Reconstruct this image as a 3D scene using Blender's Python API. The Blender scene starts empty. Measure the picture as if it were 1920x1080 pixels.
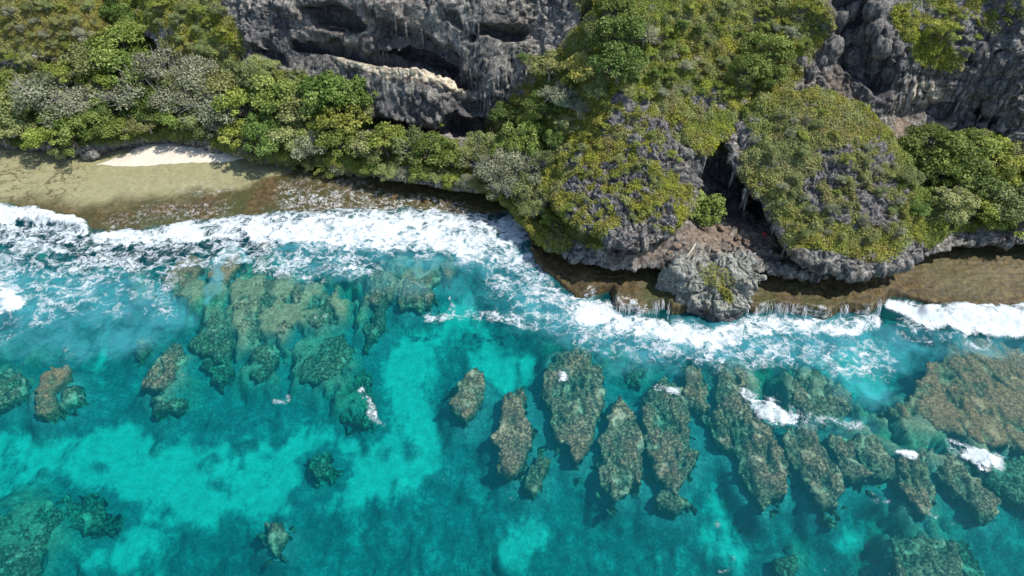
import bpy, math, random
import numpy as np
from mathutils import Vector
from mathutils.bvhtree import BVHTree

random.seed(7)
RNG = np.random.default_rng(7)
S = bpy.context.scene
C = S.collection
PI = math.pi

# ------------------------------------------------------------------ camera, sky, sun, exposure
CAM_H = 65.0
PITCH = 45.0
FPX = 1297.0
cam_d = bpy.data.cameras.new('camera')
cam = bpy.data.objects.new('camera', cam_d)
C.objects.link(cam)
cam.location = (0, 0, CAM_H)
cam.rotation_euler = (math.radians(90 - PITCH), 0, 0)
cam_d.sensor_width = 36.0
cam_d.lens = 36.0 * FPX / 1920.0
cam_d.clip_start = 0.5
cam_d.clip_end = 6000
S.camera = cam

SUN_DIR = Vector((0.50, -0.04, 0.86)).normalized()      # towards the sun
sun_el = math.asin(SUN_DIR.z)
sun_az = math.atan2(SUN_DIR.x, SUN_DIR.y)
W = bpy.data.worlds.new('World')
S.world = W
W.use_nodes = True
wn = W.node_tree.nodes
wn.clear()
sky = wn.new('ShaderNodeTexSky')
sky.sky_type = 'NISHITA'
sky.sun_disc = False
sky.sun_elevation = sun_el
sky.sun_rotation = sun_az
sky.dust_density = 0.6
bg = wn.new('ShaderNodeBackground')
bg.inputs['Strength'].default_value = 0.15
wo = wn.new('ShaderNodeOutputWorld')
W.node_tree.links.new(sky.outputs[0], bg.inputs[0])
W.node_tree.links.new(bg.outputs[0], wo.inputs[0])
sd = bpy.data.lights.new('sun', 'SUN')
sd.energy = 4.1
sd.angle = math.radians(0.5)
sd.color = (1.0, 0.955, 0.89)
sun = bpy.data.objects.new('sun', sd)
C.objects.link(sun)
sun.rotation_euler = (-SUN_DIR).to_track_quat('-Z', 'Y').to_euler()
sun.location = (40, 20, 120)
S.view_settings.view_transform = 'Standard'
S.view_settings.look = 'None'
S.view_settings.exposure = 0.5
S.view_settings.gamma = 1.0
S.view_settings.use_curve_mapping = False
S.render.engine = 'CYCLES'
S.cycles.max_bounces = 6
S.cycles.diffuse_bounces = 2
S.cycles.glossy_bounces = 2
S.cycles.transmission_bounces = 2
S.cycles.transparent_max_bounces = 10
S.cycles.volume_bounces = 0
S.cycles.caustics_reflective = False
S.cycles.caustics_refractive = False
S.cycles.sample_clamp_indirect = 4.0

# ------------------------------------------------------------------ camera geometry (pixels of a 1920x1080 survey of the coast)
CS, SN = math.cos(math.radians(PITCH)), math.sin(math.radians(PITCH))
def up_of(py): return (540.0 - np.asarray(py, float)) / FPX
def kk(py):
    u = up_of(py)
    return (SN - u * CS) / (CS + u * SN)
def z_at(py, y): return CAM_H - np.asarray(y, float) * kk(py)
def x_at(px, y, z):
    depth = CS * y - SN * (z - CAM_H)
    return (np.asarray(px, float) - 960.0) / FPX * depth
def pt_y(px, py, y):
    z = float(z_at(py, y))
    return np.array([float(x_at(px, y, z)), y, z])
def pt_z(px, py, z=0.0):
    px = np.asarray(px, float); py = np.asarray(py, float)
    y = (CAM_H - z) / kk(py)
    return np.stack([x_at(px, y, z), y, np.zeros_like(y) + z], -1)
def proj(P):
    depth = CS * P[..., 1] - SN * (P[..., 2] - CAM_H)
    v = SN * P[..., 1] + CS * (P[..., 2] - CAM_H)
    depth = np.maximum(depth, 0.1)
    return 960 + FPX * P[..., 0] / depth, 540 - FPX * v / depth

# ------------------------------------------------------------------ numpy noise
def _h(i, j, k, s):
    with np.errstate(over='ignore'):
        h = (i.astype(np.uint32) * np.uint32(374761393)) ^ (j.astype(np.uint32) * np.uint32(668265263)) ^ (k.astype(np.uint32) * np.uint32(2246822519)) ^ np.uint32((s * 3266489917) & 0xffffffff)
        h = (h ^ (h >> np.uint32(15))) * np.uint32(2246822519)
        h = (h ^ (h >> np.uint32(13))) * np.uint32(3266489917)
        h = h ^ (h >> np.uint32(16))
    return h.astype(np.float64) / 4294967296.0
def vnoise(P, s=0):
    I = np.floor(P).astype(np.int64)
    F = P - I
    F = F * F * F * (F * (F * 6 - 15) + 10)
    i, j, k = I[:, 0], I[:, 1], I[:, 2]
    fx, fy, fz = F[:, 0], F[:, 1], F[:, 2]
    def L(a, b, t): return a + (b - a) * t
    r = L(L(L(_h(i, j, k, s), _h(i+1, j, k, s), fx), L(_h(i, j+1, k, s), _h(i+1, j+1, k, s), fx), fy),
          L(L(_h(i, j, k+1, s), _h(i+1, j, k+1, s), fx), L(_h(i, j+1, k+1, s), _h(i+1, j+1, k+1, s), fx), fy), fz)
    return r * 2 - 1
_R = np.array([[0.0, 0.8, 0.6], [-0.8, 0.36, -0.48], [-0.6, -0.48, 0.64]])
def fbm(P, scale, octv=4, s=0, gain=0.5, ridge=False):
    Q = np.asarray(P, float) / scale
    out = np.zeros(len(Q)); a = 1.0; tot = 0
    for o in range(octv):
        n = vnoise(Q, s + o * 17)
        if ridge: n = 1 - 2 * np.abs(n)
        out += a * n; tot += a
        a *= gain
        Q = Q @ _R.T * 2.03 + 11.7
    return out / tot
def worley(P, scale, s=0, second=False):
    Q = np.asarray(P, float) / scale
    I = np.floor(Q).astype(np.int64)
    d1 = np.full(len(Q), 9.0); d2 = np.full(len(Q), 9.0); idv = np.zeros(len(Q))
    for dx in (-1, 0, 1):
        for dy in (-1, 0, 1):
            for dz in (-1, 0, 1):
                i, j, k = I[:, 0] + dx, I[:, 1] + dy, I[:, 2] + dz
                hx = _h(i, j, k, s); 
                c = np.stack([i + hx, j + _h(i, j, k, s + 1), k + _h(i, j, k, s + 2)], -1)
                d = np.sqrt(((c - Q) ** 2).sum(1))
                n = d < d1
                d2 = np.where(n, d1, np.minimum(d2, d))
                idv = np.where(n, hx, idv)
                d1 = np.where(n, d, d1)
    return (d1, d2, idv) if second else d1
def sstep(a, b, x):
    t = np.clip((x - a) / (b - a), 0, 1)
    return t * t * (3 - 2 * t)
def strokes(px, py, lst, soft=0.35):
    """max over poly-strokes [(x,y,r),...] of a 0..1 bump that is full inside r*(1-soft) and 0 outside r*(1+soft)"""
    out = np.zeros(px.shape)
    for st in lst:
        w = 1.0
        pts = st
        if isinstance(st, tuple): w, pts = st
        if len(pts) == 1: pts = [pts[0], (pts[0][0] + 0.01, pts[0][1], pts[0][2])]
        R = max(p[2] for p in pts) * (1 + soft)
        bx0 = min(p[0] for p in pts) - R; bx1 = max(p[0] for p in pts) + R
        by0 = min(p[1] for p in pts) - R; by1 = max(p[1] for p in pts) + R
        m = (px > bx0) & (px < bx1) & (py > by0) & (py < by1)
        if not m.any(): continue
        X, Y = px[m], py[m]
        best = np.zeros(X.shape)
        for a, b in zip(pts[:-1], pts[1:]):
            vx, vy = b[0] - a[0], b[1] - a[1]
            t = np.clip(((X - a[0]) * vx + (Y - a[1]) * vy) / (vx * vx + vy * vy + 1e-9), 0, 1)
            d = np.hypot(X - a[0] - t * vx, Y - a[1] - t * vy)
            r = a[2] + (b[2] - a[2]) * t
            best = np.maximum(best, 1 - sstep(1 - soft, 1 + soft, d / r))
        out[m] = np.maximum(out[m], w * best)
    return out
def poly_sd(X, Y, poly):
    """signed distance, positive inside"""
    P = np.asarray(poly, float)
    d = np.full(X.shape, 1e9); ins = np.zeros(X.shape, bool)
    n = len(P)
    for i in range(n):
        a, b = P[i], P[(i + 1) % n]
        vx, vy = b[0] - a[0], b[1] - a[1]
        t = np.clip(((X - a[0]) * vx + (Y - a[1]) * vy) / (vx * vx + vy * vy + 1e-12), 0, 1)
        d = np.minimum(d, np.hypot(X - a[0] - t * vx, Y - a[1] - t * vy))
        c = (a[1] > Y) != (b[1] > Y)
        with np.errstate(divide='ignore', invalid='ignore'):
            xi = (b[0] - a[0]) * (Y - a[1]) / (b[1] - a[1] + 1e-12) + a[0]
        ins ^= c & (X < xi)
    return np.where(ins, d, -d)

# ------------------------------------------------------------------ mesh helpers
def mesh_np(name, V, F, mat=None, attrs=None, smooth=True):
    V = np.ascontiguousarray(V, np.float32); F = np.ascontiguousarray(F, np.int32)
    me = bpy.data.meshes.new(name)
    k = F.shape[1]
    me.vertices.add(len(V)); me.vertices.foreach_set('co', V.ravel())
    me.loops.add(F.size); me.loops.foreach_set('vertex_index', F.ravel())
    me.polygons.add(len(F))
    me.polygons.foreach_set('loop_start', np.arange(0, F.size, k, dtype=np.int32))
    me.update(calc_edges=True)
    if smooth: me.polygons.foreach_set('use_smooth', np.ones(len(F), bool))
    for n, a in (attrs or {}).items():
        a = np.asarray(a, np.float32)
        if a.ndim == 1:
            at = me.attributes.new(n, 'FLOAT', 'POINT'); at.data.foreach_set('value', a)
        else:
            at = me.attributes.new(n, 'FLOAT_COLOR', 'POINT')
            at.data.foreach_set('color', np.concatenate([a, np.ones((len(a), 1), np.float32)], 1).ravel())
    if mat: me.materials.append(mat)
    return me
def obj(name, me, parent=None, label=None, cat=None, group=None, kind=None, loc=None):
    o = bpy.data.objects.new(name, me)
    C.objects.link(o)
    if loc is not None: o.location = loc
    if parent: o.parent = parent
    if label: o['label'] = label
    if cat: o['category'] = cat
    if group: o['group'] = group
    if kind: o['kind'] = kind
    return o
def grid_faces(nu, nv, wrap=False):
    i = np.arange(nu - (0 if wrap else 1)); j = np.arange(nv - 1)
    I, J = np.meshgrid(i, j, indexing='ij')
    I2 = (I + 1) % nu
    return np.stack([I * nv + J, I2 * nv + J, I2 * nv + J + 1, I * nv + J + 1], -1).reshape(-1, 4)
def grid_normals(P, wrap=False):
    if wrap:
        du = np.roll(P, -1, 0) - np.roll(P, 1, 0)
    else:
        du = np.gradient(P, axis=0)
    dv = np.gradient(P, axis=1)
    n = np.cross(du, dv)
    n /= np.linalg.norm(n, axis=-1, keepdims=True) + 1e-9
    return n
def tube(path, rad, seg=6):
    """vertices, quads of a tapering tube"""
    path = np.asarray(path, float); rad = np.asarray(rad, float)
    T = np.gradient(path, axis=0); T /= np.linalg.norm(T, axis=1, keepdims=True) + 1e-9
    ref = np.where(np.abs(T[:, 2:3]) > 0.9, [[1.0, 0, 0]], [[0, 0, 1.0]])
    A = np.cross(T, ref); A /= np.linalg.norm(A, axis=1, keepdims=True) + 1e-9
    B = np.cross(T, A)
    an = np.linspace(0, 2 * PI, seg, endpoint=False)
    V = path[:, None] + rad[:, None, None] * (np.cos(an)[None, :, None] * A[:, None] + np.sin(an)[None, :, None] * B[:, None])
    n = len(path)
    F = []
    for i in range(n - 1):
        for k in range(seg):
            F.append((i * seg + k, i * seg + (k + 1) % seg, (i + 1) * seg + (k + 1) % seg, (i + 1) * seg + k))
    return V.reshape(-1, 3), np.array(F)
class Acc:
    def __init__(s): s.v = []; s.f = []; s.n = 0
    def add(s, V, F): s.v.append(np.asarray(V, float)); s.f.append(np.asarray(F) + s.n); s.n += len(V)
    def get(s): return np.concatenate(s.v), np.concatenate(s.f)

# ------------------------------------------------------------------ materials
class NT:
    def __init__(s, name):
        s.m = bpy.data.materials.new(name); s.m.use_nodes = True
        s.t = s.m.node_tree; s.t.nodes.clear()
        s.out = s.t.nodes.new('ShaderNodeOutputMaterial')
    def n(s, typ, **kw):
        nd = s.t.nodes.new('ShaderNode' + typ)
        for k, v in kw.items():
            if hasattr(nd, k) and not k[0].isupper(): setattr(nd, k, v)
            else: s.set(nd, k, v)
        return nd
    def set(s, nd, k, v):
        inp = nd.inputs[k.replace('__', ' ')] if isinstance(k, str) else nd.inputs[k]
        if isinstance(v, bpy.types.NodeSocket): s.t.links.new(v, inp)
        elif isinstance(v, bpy.types.Node): s.t.links.new(v.outputs[0], inp)
        else: inp.default_value = v
    def attr(s, n):
        a = s.n('Attribute'); a.attribute_name = n; return a
    def pos(s): return s.n('NewGeometry').outputs['Position']
    def noise(s, scale, detail=5, rough=0.55, vec=None, dist=0.0):
        nd = s.n('TexNoise'); nd.inputs['Scale'].default_value = scale; nd.inputs['Detail'].default_value = detail
        nd.inputs['Roughness'].default_value = rough; nd.inputs['Distortion'].default_value = dist
        s.t.links.new(vec if vec is not None else s.pos(), nd.inputs['Vector'])
        return nd.outputs['Fac']
    def voro(s, scale, vec=None, feature='F1', out='Distance'):
        nd = s.n('TexVoronoi'); nd.feature = feature; nd.inputs['Scale'].default_value = scale
        s.t.links.new(vec if vec is not None else s.pos(), nd.inputs['Vector'])
        return nd.outputs[out]
    def scaled(s, v, sc):
        nd = s.n('VectorMath'); nd.operation = 'MULTIPLY'
        s.t.links.new(v, nd.inputs[0]); nd.inputs[1].default_value = sc
        return nd.outputs[0]
    def math(s, op, a, b=0.0, clamp=False):
        nd = s.n('Math'); nd.operation = op; nd.use_clamp = clamp
        s.set(nd, 0, a); s.set(nd, 1, b)
        return nd.outputs[0]
    def mul(s, a, b): return s.math('MULTIPLY', a, b)
    def add(s, a, b): return s.math('ADD', a, b)
    def step(s, v, a, b):
        nd = s.n('MapRange'); nd.interpolation_type = 'SMOOTHSTEP'
        s.set(nd, 0, v); s.set(nd, 1, a); s.set(nd, 2, b)
        return nd.outputs[0]
    def ramp(s, v, stops):
        nd = s.n('ValToRGB'); e = nd.color_ramp.elements
        while len(e) < len(stops): e.new(0.5)
        for el, (p, c) in zip(e, stops): el.position = p; el.color = (*c, 1)
        s.set(nd, 0, v)
        return nd.outputs[0]
    def mix(s, f, a, b, blend='MIX'):
        nd = s.n('Mix'); nd.data_type = 'RGBA'; nd.blend_type = blend
        s.set(nd, 0, f)
        for i, v in ((6, a), (7, b)):
            if isinstance(v, (tuple, list)): nd.inputs[i].default_value = (*v, 1)
            else: s.t.links.new(v, nd.inputs[i])
        return nd.outputs[2]
    def bump(s, h, strength=0.5, dist=0.1):
        nd = s.n('Bump'); nd.inputs['Strength'].default_value = strength; nd.inputs['Distance'].default_value = dist
        s.t.links.new(h, nd.inputs['Height'])
        return nd.outputs[0]
    def bsdf(s, col, rough=0.9, normal=None, spec=0.25, **kw):
        nd = s.n('BsdfPrincipled')
        s.set(nd, 'Base Color', (*col, 1) if isinstance(col, tuple) else col)
        s.set(nd, 'Roughness', rough); nd.inputs['Specular IOR Level'].default_value = spec
        if normal is not None: s.t.links.new(normal, nd.inputs['Normal'])
        for k, v in kw.items(): s.set(nd, k.replace('_', ' '), v)
        return nd
    def done(s, sh):
        s.t.links.new(sh.outputs[0] if isinstance(sh, bpy.types.Node) else sh, s.out.inputs[0]); return s.m

def mat_rock():
    t = NT('limestone')
    p = t.pos()
    big = t.noise(0.22, 6, 0.6, p)
    med = t.noise(1.3, 8, 0.65, p)
    fine = t.noise(7.0, 6, 0.7, p)
    streak = t.noise(1.0, 5, 0.6, t.scaled(p, (1.6, 1.6, 0.13)), 0.6)
    streak2 = t.noise(1.0, 4, 0.6, t.scaled(p, (4.2, 4.2, 0.25)), 0.4)
    base = t.ramp(t.add(t.mul(med, 0.55), t.mul(fine, 0.45)), [(0.32, (0.032, 0.030, 0.026)), (0.43, (0.145, 0.137, 0.120)), (0.53, (0.275, 0.258, 0.225)), (0.65, (0.58, 0.54, 0.47))])
    warm = t.mix(t.step(big, 0.48, 0.66), base, (0.20, 0.175, 0.14), 'MIX')
    base = t.mix(0.45, base, warm)
    base = t.mix(t.mul(t.step(streak, 0.48, 0.64), 0.8), base, (0.03, 0.03, 0.035))
    streak3 = t.noise(1.0, 4, 0.6, t.scaled(p, (3.2, 3.2, 0.10)), 0.3)
    base = t.mix(t.mul(t.step(streak3, 0.54, 0.66), 0.75), base, (0.035, 0.036, 0.042))
    base = t.mix(t.mul(t.step(streak2, 0.58, 0.70), 0.6), base, (0.36, 0.35, 0.33))
    pl = t.attr('pale').outputs['Fac']
    base = t.mix(t.mul(pl, 0.85), base, t.ramp(t.add(t.mul(med, 0.5), t.mul(fine, 0.5)), [(0.34, (0.045, 0.05, 0.035)), (0.45, (0.19, 0.20, 0.155)), (0.55, (0.36, 0.355, 0.31)), (0.66, (0.56, 0.53, 0.47))]))
    wc = t.n('VectorMath'); wc.operation = 'MULTIPLY_ADD'
    nzc = t.n('TexNoise'); nzc.inputs['Scale'].default_value = 0.9; nzc.inputs['Detail'].default_value = 5; t.t.links.new(p, nzc.inputs['Vector'])
    t.t.links.new(nzc.outputs['Color'], wc.inputs[0]); wc.inputs[1].default_value = (1.6, 1.6, 1.6); t.t.links.new(p, wc.inputs[2])
    ck = t.voro(0.55, t.scaled(wc.outputs[0], (1.0, 1.0, 1.5)), 'DISTANCE_TO_EDGE')
    ck2 = t.voro(1.5, t.scaled(wc.outputs[0], (1.0, 1.0, 0.8)), 'DISTANCE_TO_EDGE')
    crk = t.math('MAXIMUM', t.math('SUBTRACT', 1.0, t.step(ck, 0.0, 0.035)), t.mul(t.math('SUBTRACT', 1.0, t.step(ck2, 0.0, 0.06)), 0.6))
    base = t.mix(t.mul(crk, 0.75), base, (0.016, 0.015, 0.015))
    blk = t.step(t.noise(0.42, 5, 0.65, t.scaled(p, (1, 1, 0.55)), 0.8), 0.54, 0.64)
    base = t.mix(t.mul(t.mul(blk, 0.55), t.math('SUBTRACT', 1.0, pl)), base, (0.03, 0.029, 0.03))
    tan = t.attr('tan').outputs['Fac']
    tc = t.ramp(t.noise(1.6, 6, 0.65, p), [(0.3, (0.18, 0.13, 0.08)), (0.46, (0.46, 0.39, 0.27)), (0.6, (0.70, 0.62, 0.46))])
    dirt = t.ramp(t.noise(1.8, 6, 0.7, p), [(0.3, (0.045, 0.025, 0.015)), (0.48, (0.15, 0.095, 0.06)), (0.6, (0.27, 0.205, 0.145)), (0.72, (0.42, 0.36, 0.28))])
    tc = t.mix(t.step(tan, 0.62, 0.9), dirt, tc)
    base = t.mix(t.mul(tan, t.step(t.noise(0.9, 4, 0.6, p), 0.25, 0.5)), base, tc)
    kar = t.attr('karst').outputs['Fac']
    kc = t.ramp(t.noise(3.0, 8, 0.7, p), [(0.3, (0.024, 0.022, 0.021)), (0.5, (0.115, 0.108, 0.105)), (0.66, (0.33, 0.315, 0.295))])
    base = t.mix(kar, base, kc)
    dk = t.attr('stain_shade').outputs['Fac']  # dark band near the waterline plus painted shade of the hollows
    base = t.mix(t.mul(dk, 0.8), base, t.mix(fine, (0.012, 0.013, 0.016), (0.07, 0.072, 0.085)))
    veg = t.attr('veg').outputs['Fac']
    vc = t.ramp(t.noise(2.2, 6, 0.7, p), [(0.3, (0.05, 0.055, 0.018)), (0.5, (0.13, 0.13, 0.035)), (0.7, (0.22, 0.21, 0.08))])
    base = t.mix(t.step(t.add(veg, t.mul(t.add(med, -0.5), 0.9)), 0.35, 0.6), base, vc)
    h = t.add(t.add(t.mul(med, 0.5), t.mul(fine, 0.28)), t.mul(streak2, 0.25))
    return t.done(t.bsdf(base, 0.92, t.bump(h, 0.9, 0.35), 0.2))
def mat_leaf(name, c0, c1, c2, var=0.05):
    t = NT(name)
    tone = t.attr('tone').outputs['Fac']
    col = t.ramp(tone, [(0.0, c0), (0.5, c1), (1.0, c2)])
    oi = t.n('ObjectInfo')
    hs = t.n('HueSaturation')
    t.set(hs, 'Hue', t.add(0.5 - var * 0.5, t.mul(oi.outputs['Random'], var)))
    rr = t.math('FRACT', t.mul(oi.outputs['Random'], 7.31))
    t.set(hs, 'Value', t.add(0.8, t.mul(rr, 0.42)))
    t.set(hs, 'Color', col)
    d = t.bsdf(hs.outputs[0], 0.65, None, 0.25)
    tr = t.n('BsdfTranslucent'); t.set(tr, 'Color', t.mix(1.0, hs.outputs[0], (1.0, 1.0, 0.55), 'MULTIPLY'))
    mx = t.n('MixShader'); mx.inputs[0].default_value = 0.28
    t.t.links.new(d.outputs[0], mx.inputs[1]); t.t.links.new(tr.outputs[0], mx.inputs[2])
    return t.done(mx)
def mat_cover():
    t = NT('ground_cover_leaf')
    col = t.attr('col').outputs['Color']
    d = t.bsdf(col, 0.7, None, 0.2)
    tr = t.n('BsdfTranslucent'); t.set(tr, 'Color', t.mix(1.0, col, (1.0, 1.0, 0.5), 'MULTIPLY'))
    mx = t.n('MixShader'); mx.inputs[0].default_value = 0.22
    t.t.links.new(d.outputs[0], mx.inputs[1]); t.t.links.new(tr.outputs[0], mx.inputs[2])
    return t.done(mx)
def mat_bark(name, c):
    t = NT(name)
    n = t.noise(6, 4)
    return t.done(t.bsdf(t.mix(n, tuple(x * 0.5 for x in c), tuple(x * 1.4 for x in c)), 0.9))
def mat_coral(name, dark, mid, light, accent):
    t = NT(name)
    p = t.pos()
    n = t.noise(3.6, 8, 0.75, p, 0.4); v = t.voro(3.4, p); b = t.noise(0.28, 3, 0.5, p)
    v2 = t.voro(2.0, p)
    f = t.add(t.mul(n, 0.7), t.add(t.mul(t.math('SUBTRACT', 0.5, v), 0.30), t.mul(t.math('SUBTRACT', 0.5, v2), 0.16)))
    c = t.ramp(f, [(0.28, dark), (0.45, mid), (0.62, light)])
    c = t.mix(t.mul(t.step(b, 0.45, 0.65), 0.7), c, t.mix(1.0, c, accent, 'MULTIPLY'))
    rd = t.attr('brown').outputs['Fac']
    big = t.noise(0.55, 5, 0.65, p, 0.6)
    c = t.mix(t.mul(t.step(big, 0.52, 0.70), 0.75), c, dark)
    c = t.mix(t.mul(t.step(big, 0.46, 0.32), 0.55), c, tuple(x * 1.15 for x in light))
    c = t.mix(rd, c, t.ramp(n, [(0.3, (0.10, 0.045, 0.02)), (0.5, (0.30, 0.17, 0.08)), (0.7, (0.42, 0.27, 0.15))]))
    return t.done(t.bsdf(c, 0.85, t.bump(f, 0.8, 0.25), 0.15))
def mat_shelf():
    t = NT('algae_rock')
    p = t.pos()
    n = t.noise(1.4, 8, 0.7, p, 0.5); f = t.noise(6, 6, 0.7, p); b = t.noise(0.25, 4, 0.55, p)
    dk = t.ramp(t.add(t.mul(n, 0.6), t.mul(f, 0.4)), [(0.33, (0.014, 0.010, 0.005)), (0.47, (0.050, 0.037, 0.015)), (0.58, (0.125, 0.082, 0.026)), (0.70, (0.25, 0.175, 0.075))])
    tn = t.ramp(t.add(t.mul(n, 0.5), t.mul(f, 0.5)), [(0.3, (0.14, 0.13, 0.06)), (0.5, (0.255, 0.24, 0.125)), (0.7, (0.36, 0.34, 0.20))])
    c = t.mix(t.attr('pale').outputs['Fac'], dk, tn)
    gn = t.attr('green').outputs['Fac']
    c = t.mix(t.mul(gn, t.step(b, 0.4, 0.6)), c, (0.05, 0.055, 0.014))
    # dark cracks in the flat
    cr = t.voro(0.42, t.scaled(t.n('VectorMath', operation='ADD').outputs[0] if False else p, (1.0, 0.55, 0.3)), 'DISTANCE_TO_EDGE')
    nd = t.n('VectorMath'); nd.operation = 'MULTIPLY_ADD'
    nz = t.n('TexNoise'); nz.inputs['Scale'].default_value = 0.5; nz.inputs['Detail'].default_value = 5; t.t.links.new(p, nz.inputs['Vector'])
    t.t.links.new(nz.outputs['Color'], nd.inputs[0]); nd.inputs[1].default_value = (5, 5, 0); t.t.links.new(p, nd.inputs[2])
    cr = t.voro(0.30, t.scaled(nd.outputs[0], (0.8, 1.5, 0.01)), 'DISTANCE_TO_EDGE')
    ck = t.mul(t.attr('crack').outputs['Fac'], t.math('SUBTRACT', 1.0, t.step(cr, 0.01, 0.05)))
    c = t.mix(t.mul(ck, 0.8), c, (0.07, 0.055, 0.02))
    wsh = t.attr('wash').outputs['Fac']
    r1 = t.math('SUBTRACT', 1.0, t.mul(t.math('ABSOLUTE', t.add(t.noise(0.8, 4, 0.6, nd.outputs[0], 0.6), -0.5)), 10.0), True)
    r2 = t.math('SUBTRACT', 1.0, t.mul(t.math('ABSOLUTE', t.add(t.noise(2.2, 4, 0.6, nd.outputs[0], 0.6), -0.5)), 7.0), True)
    wv_ = t.step(t.add(wsh, t.add(t.mul(r1, 0.4), t.add(t.mul(r2, 0.3), t.mul(t.add(n, -0.5), 0.9)))), 0.75, 1.3)
    c = t.mix(t.mul(wv_, t.step(wsh, 0.02, 0.2)), c, (0.62, 0.66, 0.66))
    h = t.add(t.mul(n, 0.6), t.mul(f, 0.4))
    return t.done(t.bsdf(c, 0.6, t.bump(h, 0.7, 0.2), 0.35))
def mat_sand():
    t = NT('coral_sand')
    n = t.noise(3, 6, 0.7); b = t.noise(0.4, 4)
    c = t.mix(n, (0.48, 0.43, 0.34), (0.66, 0.60, 0.50))
    c = t.mix(t.mul(t.step(b, 0.5, 0.7), 0.35), c, (0.48, 0.39, 0.27))
    return t.done(t.bsdf(c, 0.95, t.bump(n, 0.3, 0.05), 0.1))
def mat_seabed():
    t = NT('seabed')
    p = t.pos()
    sand = t.attr('sand').outputs['Fac']
    n = t.noise(0.7, 8, 0.65, p); f = t.noise(3.0, 6, 0.7, p)
    s = t.mix(t.step(t.add(t.mul(n, 0.5), t.mul(f, 0.5)), 0.35, 0.65), (0.34, 0.35, 0.30), (0.58, 0.58, 0.50))  # pale speckle paints rippled light from the water surface into the sand
    r = t.ramp(t.add(t.mul(n, 0.5), t.mul(f, 0.5)), [(0.32, (0.035, 0.062, 0.075)), (0.5, (0.11, 0.15, 0.155)), (0.66, (0.27, 0.31, 0.28))])  # blue-grey tint stands in for light scattered back by deep water
    m = t.step(t.add(sand, t.add(t.mul(t.add(n, -0.5), 0.7), t.mul(t.add(t.noise(0.9, 5, 0.6, t.scaled(p, (1.6, 0.5, 1.0)), 0.5), -0.5), 0.8))), 0.18, 0.85)
    cc = t.ramp(t.add(t.mul(n, 0.35), t.mul(f, 0.65)), [(0.3, (0.06, 0.05, 0.03)), (0.5, (0.24, 0.19, 0.105)), (0.7, (0.52, 0.43, 0.26))])
    r = t.mix(t.attr('coral').outputs['Fac'], r, cc)
    return t.done(t.bsdf(t.mix(m, r, s), 0.95, t.bump(f, 0.5, 0.2), 0.1))
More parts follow.
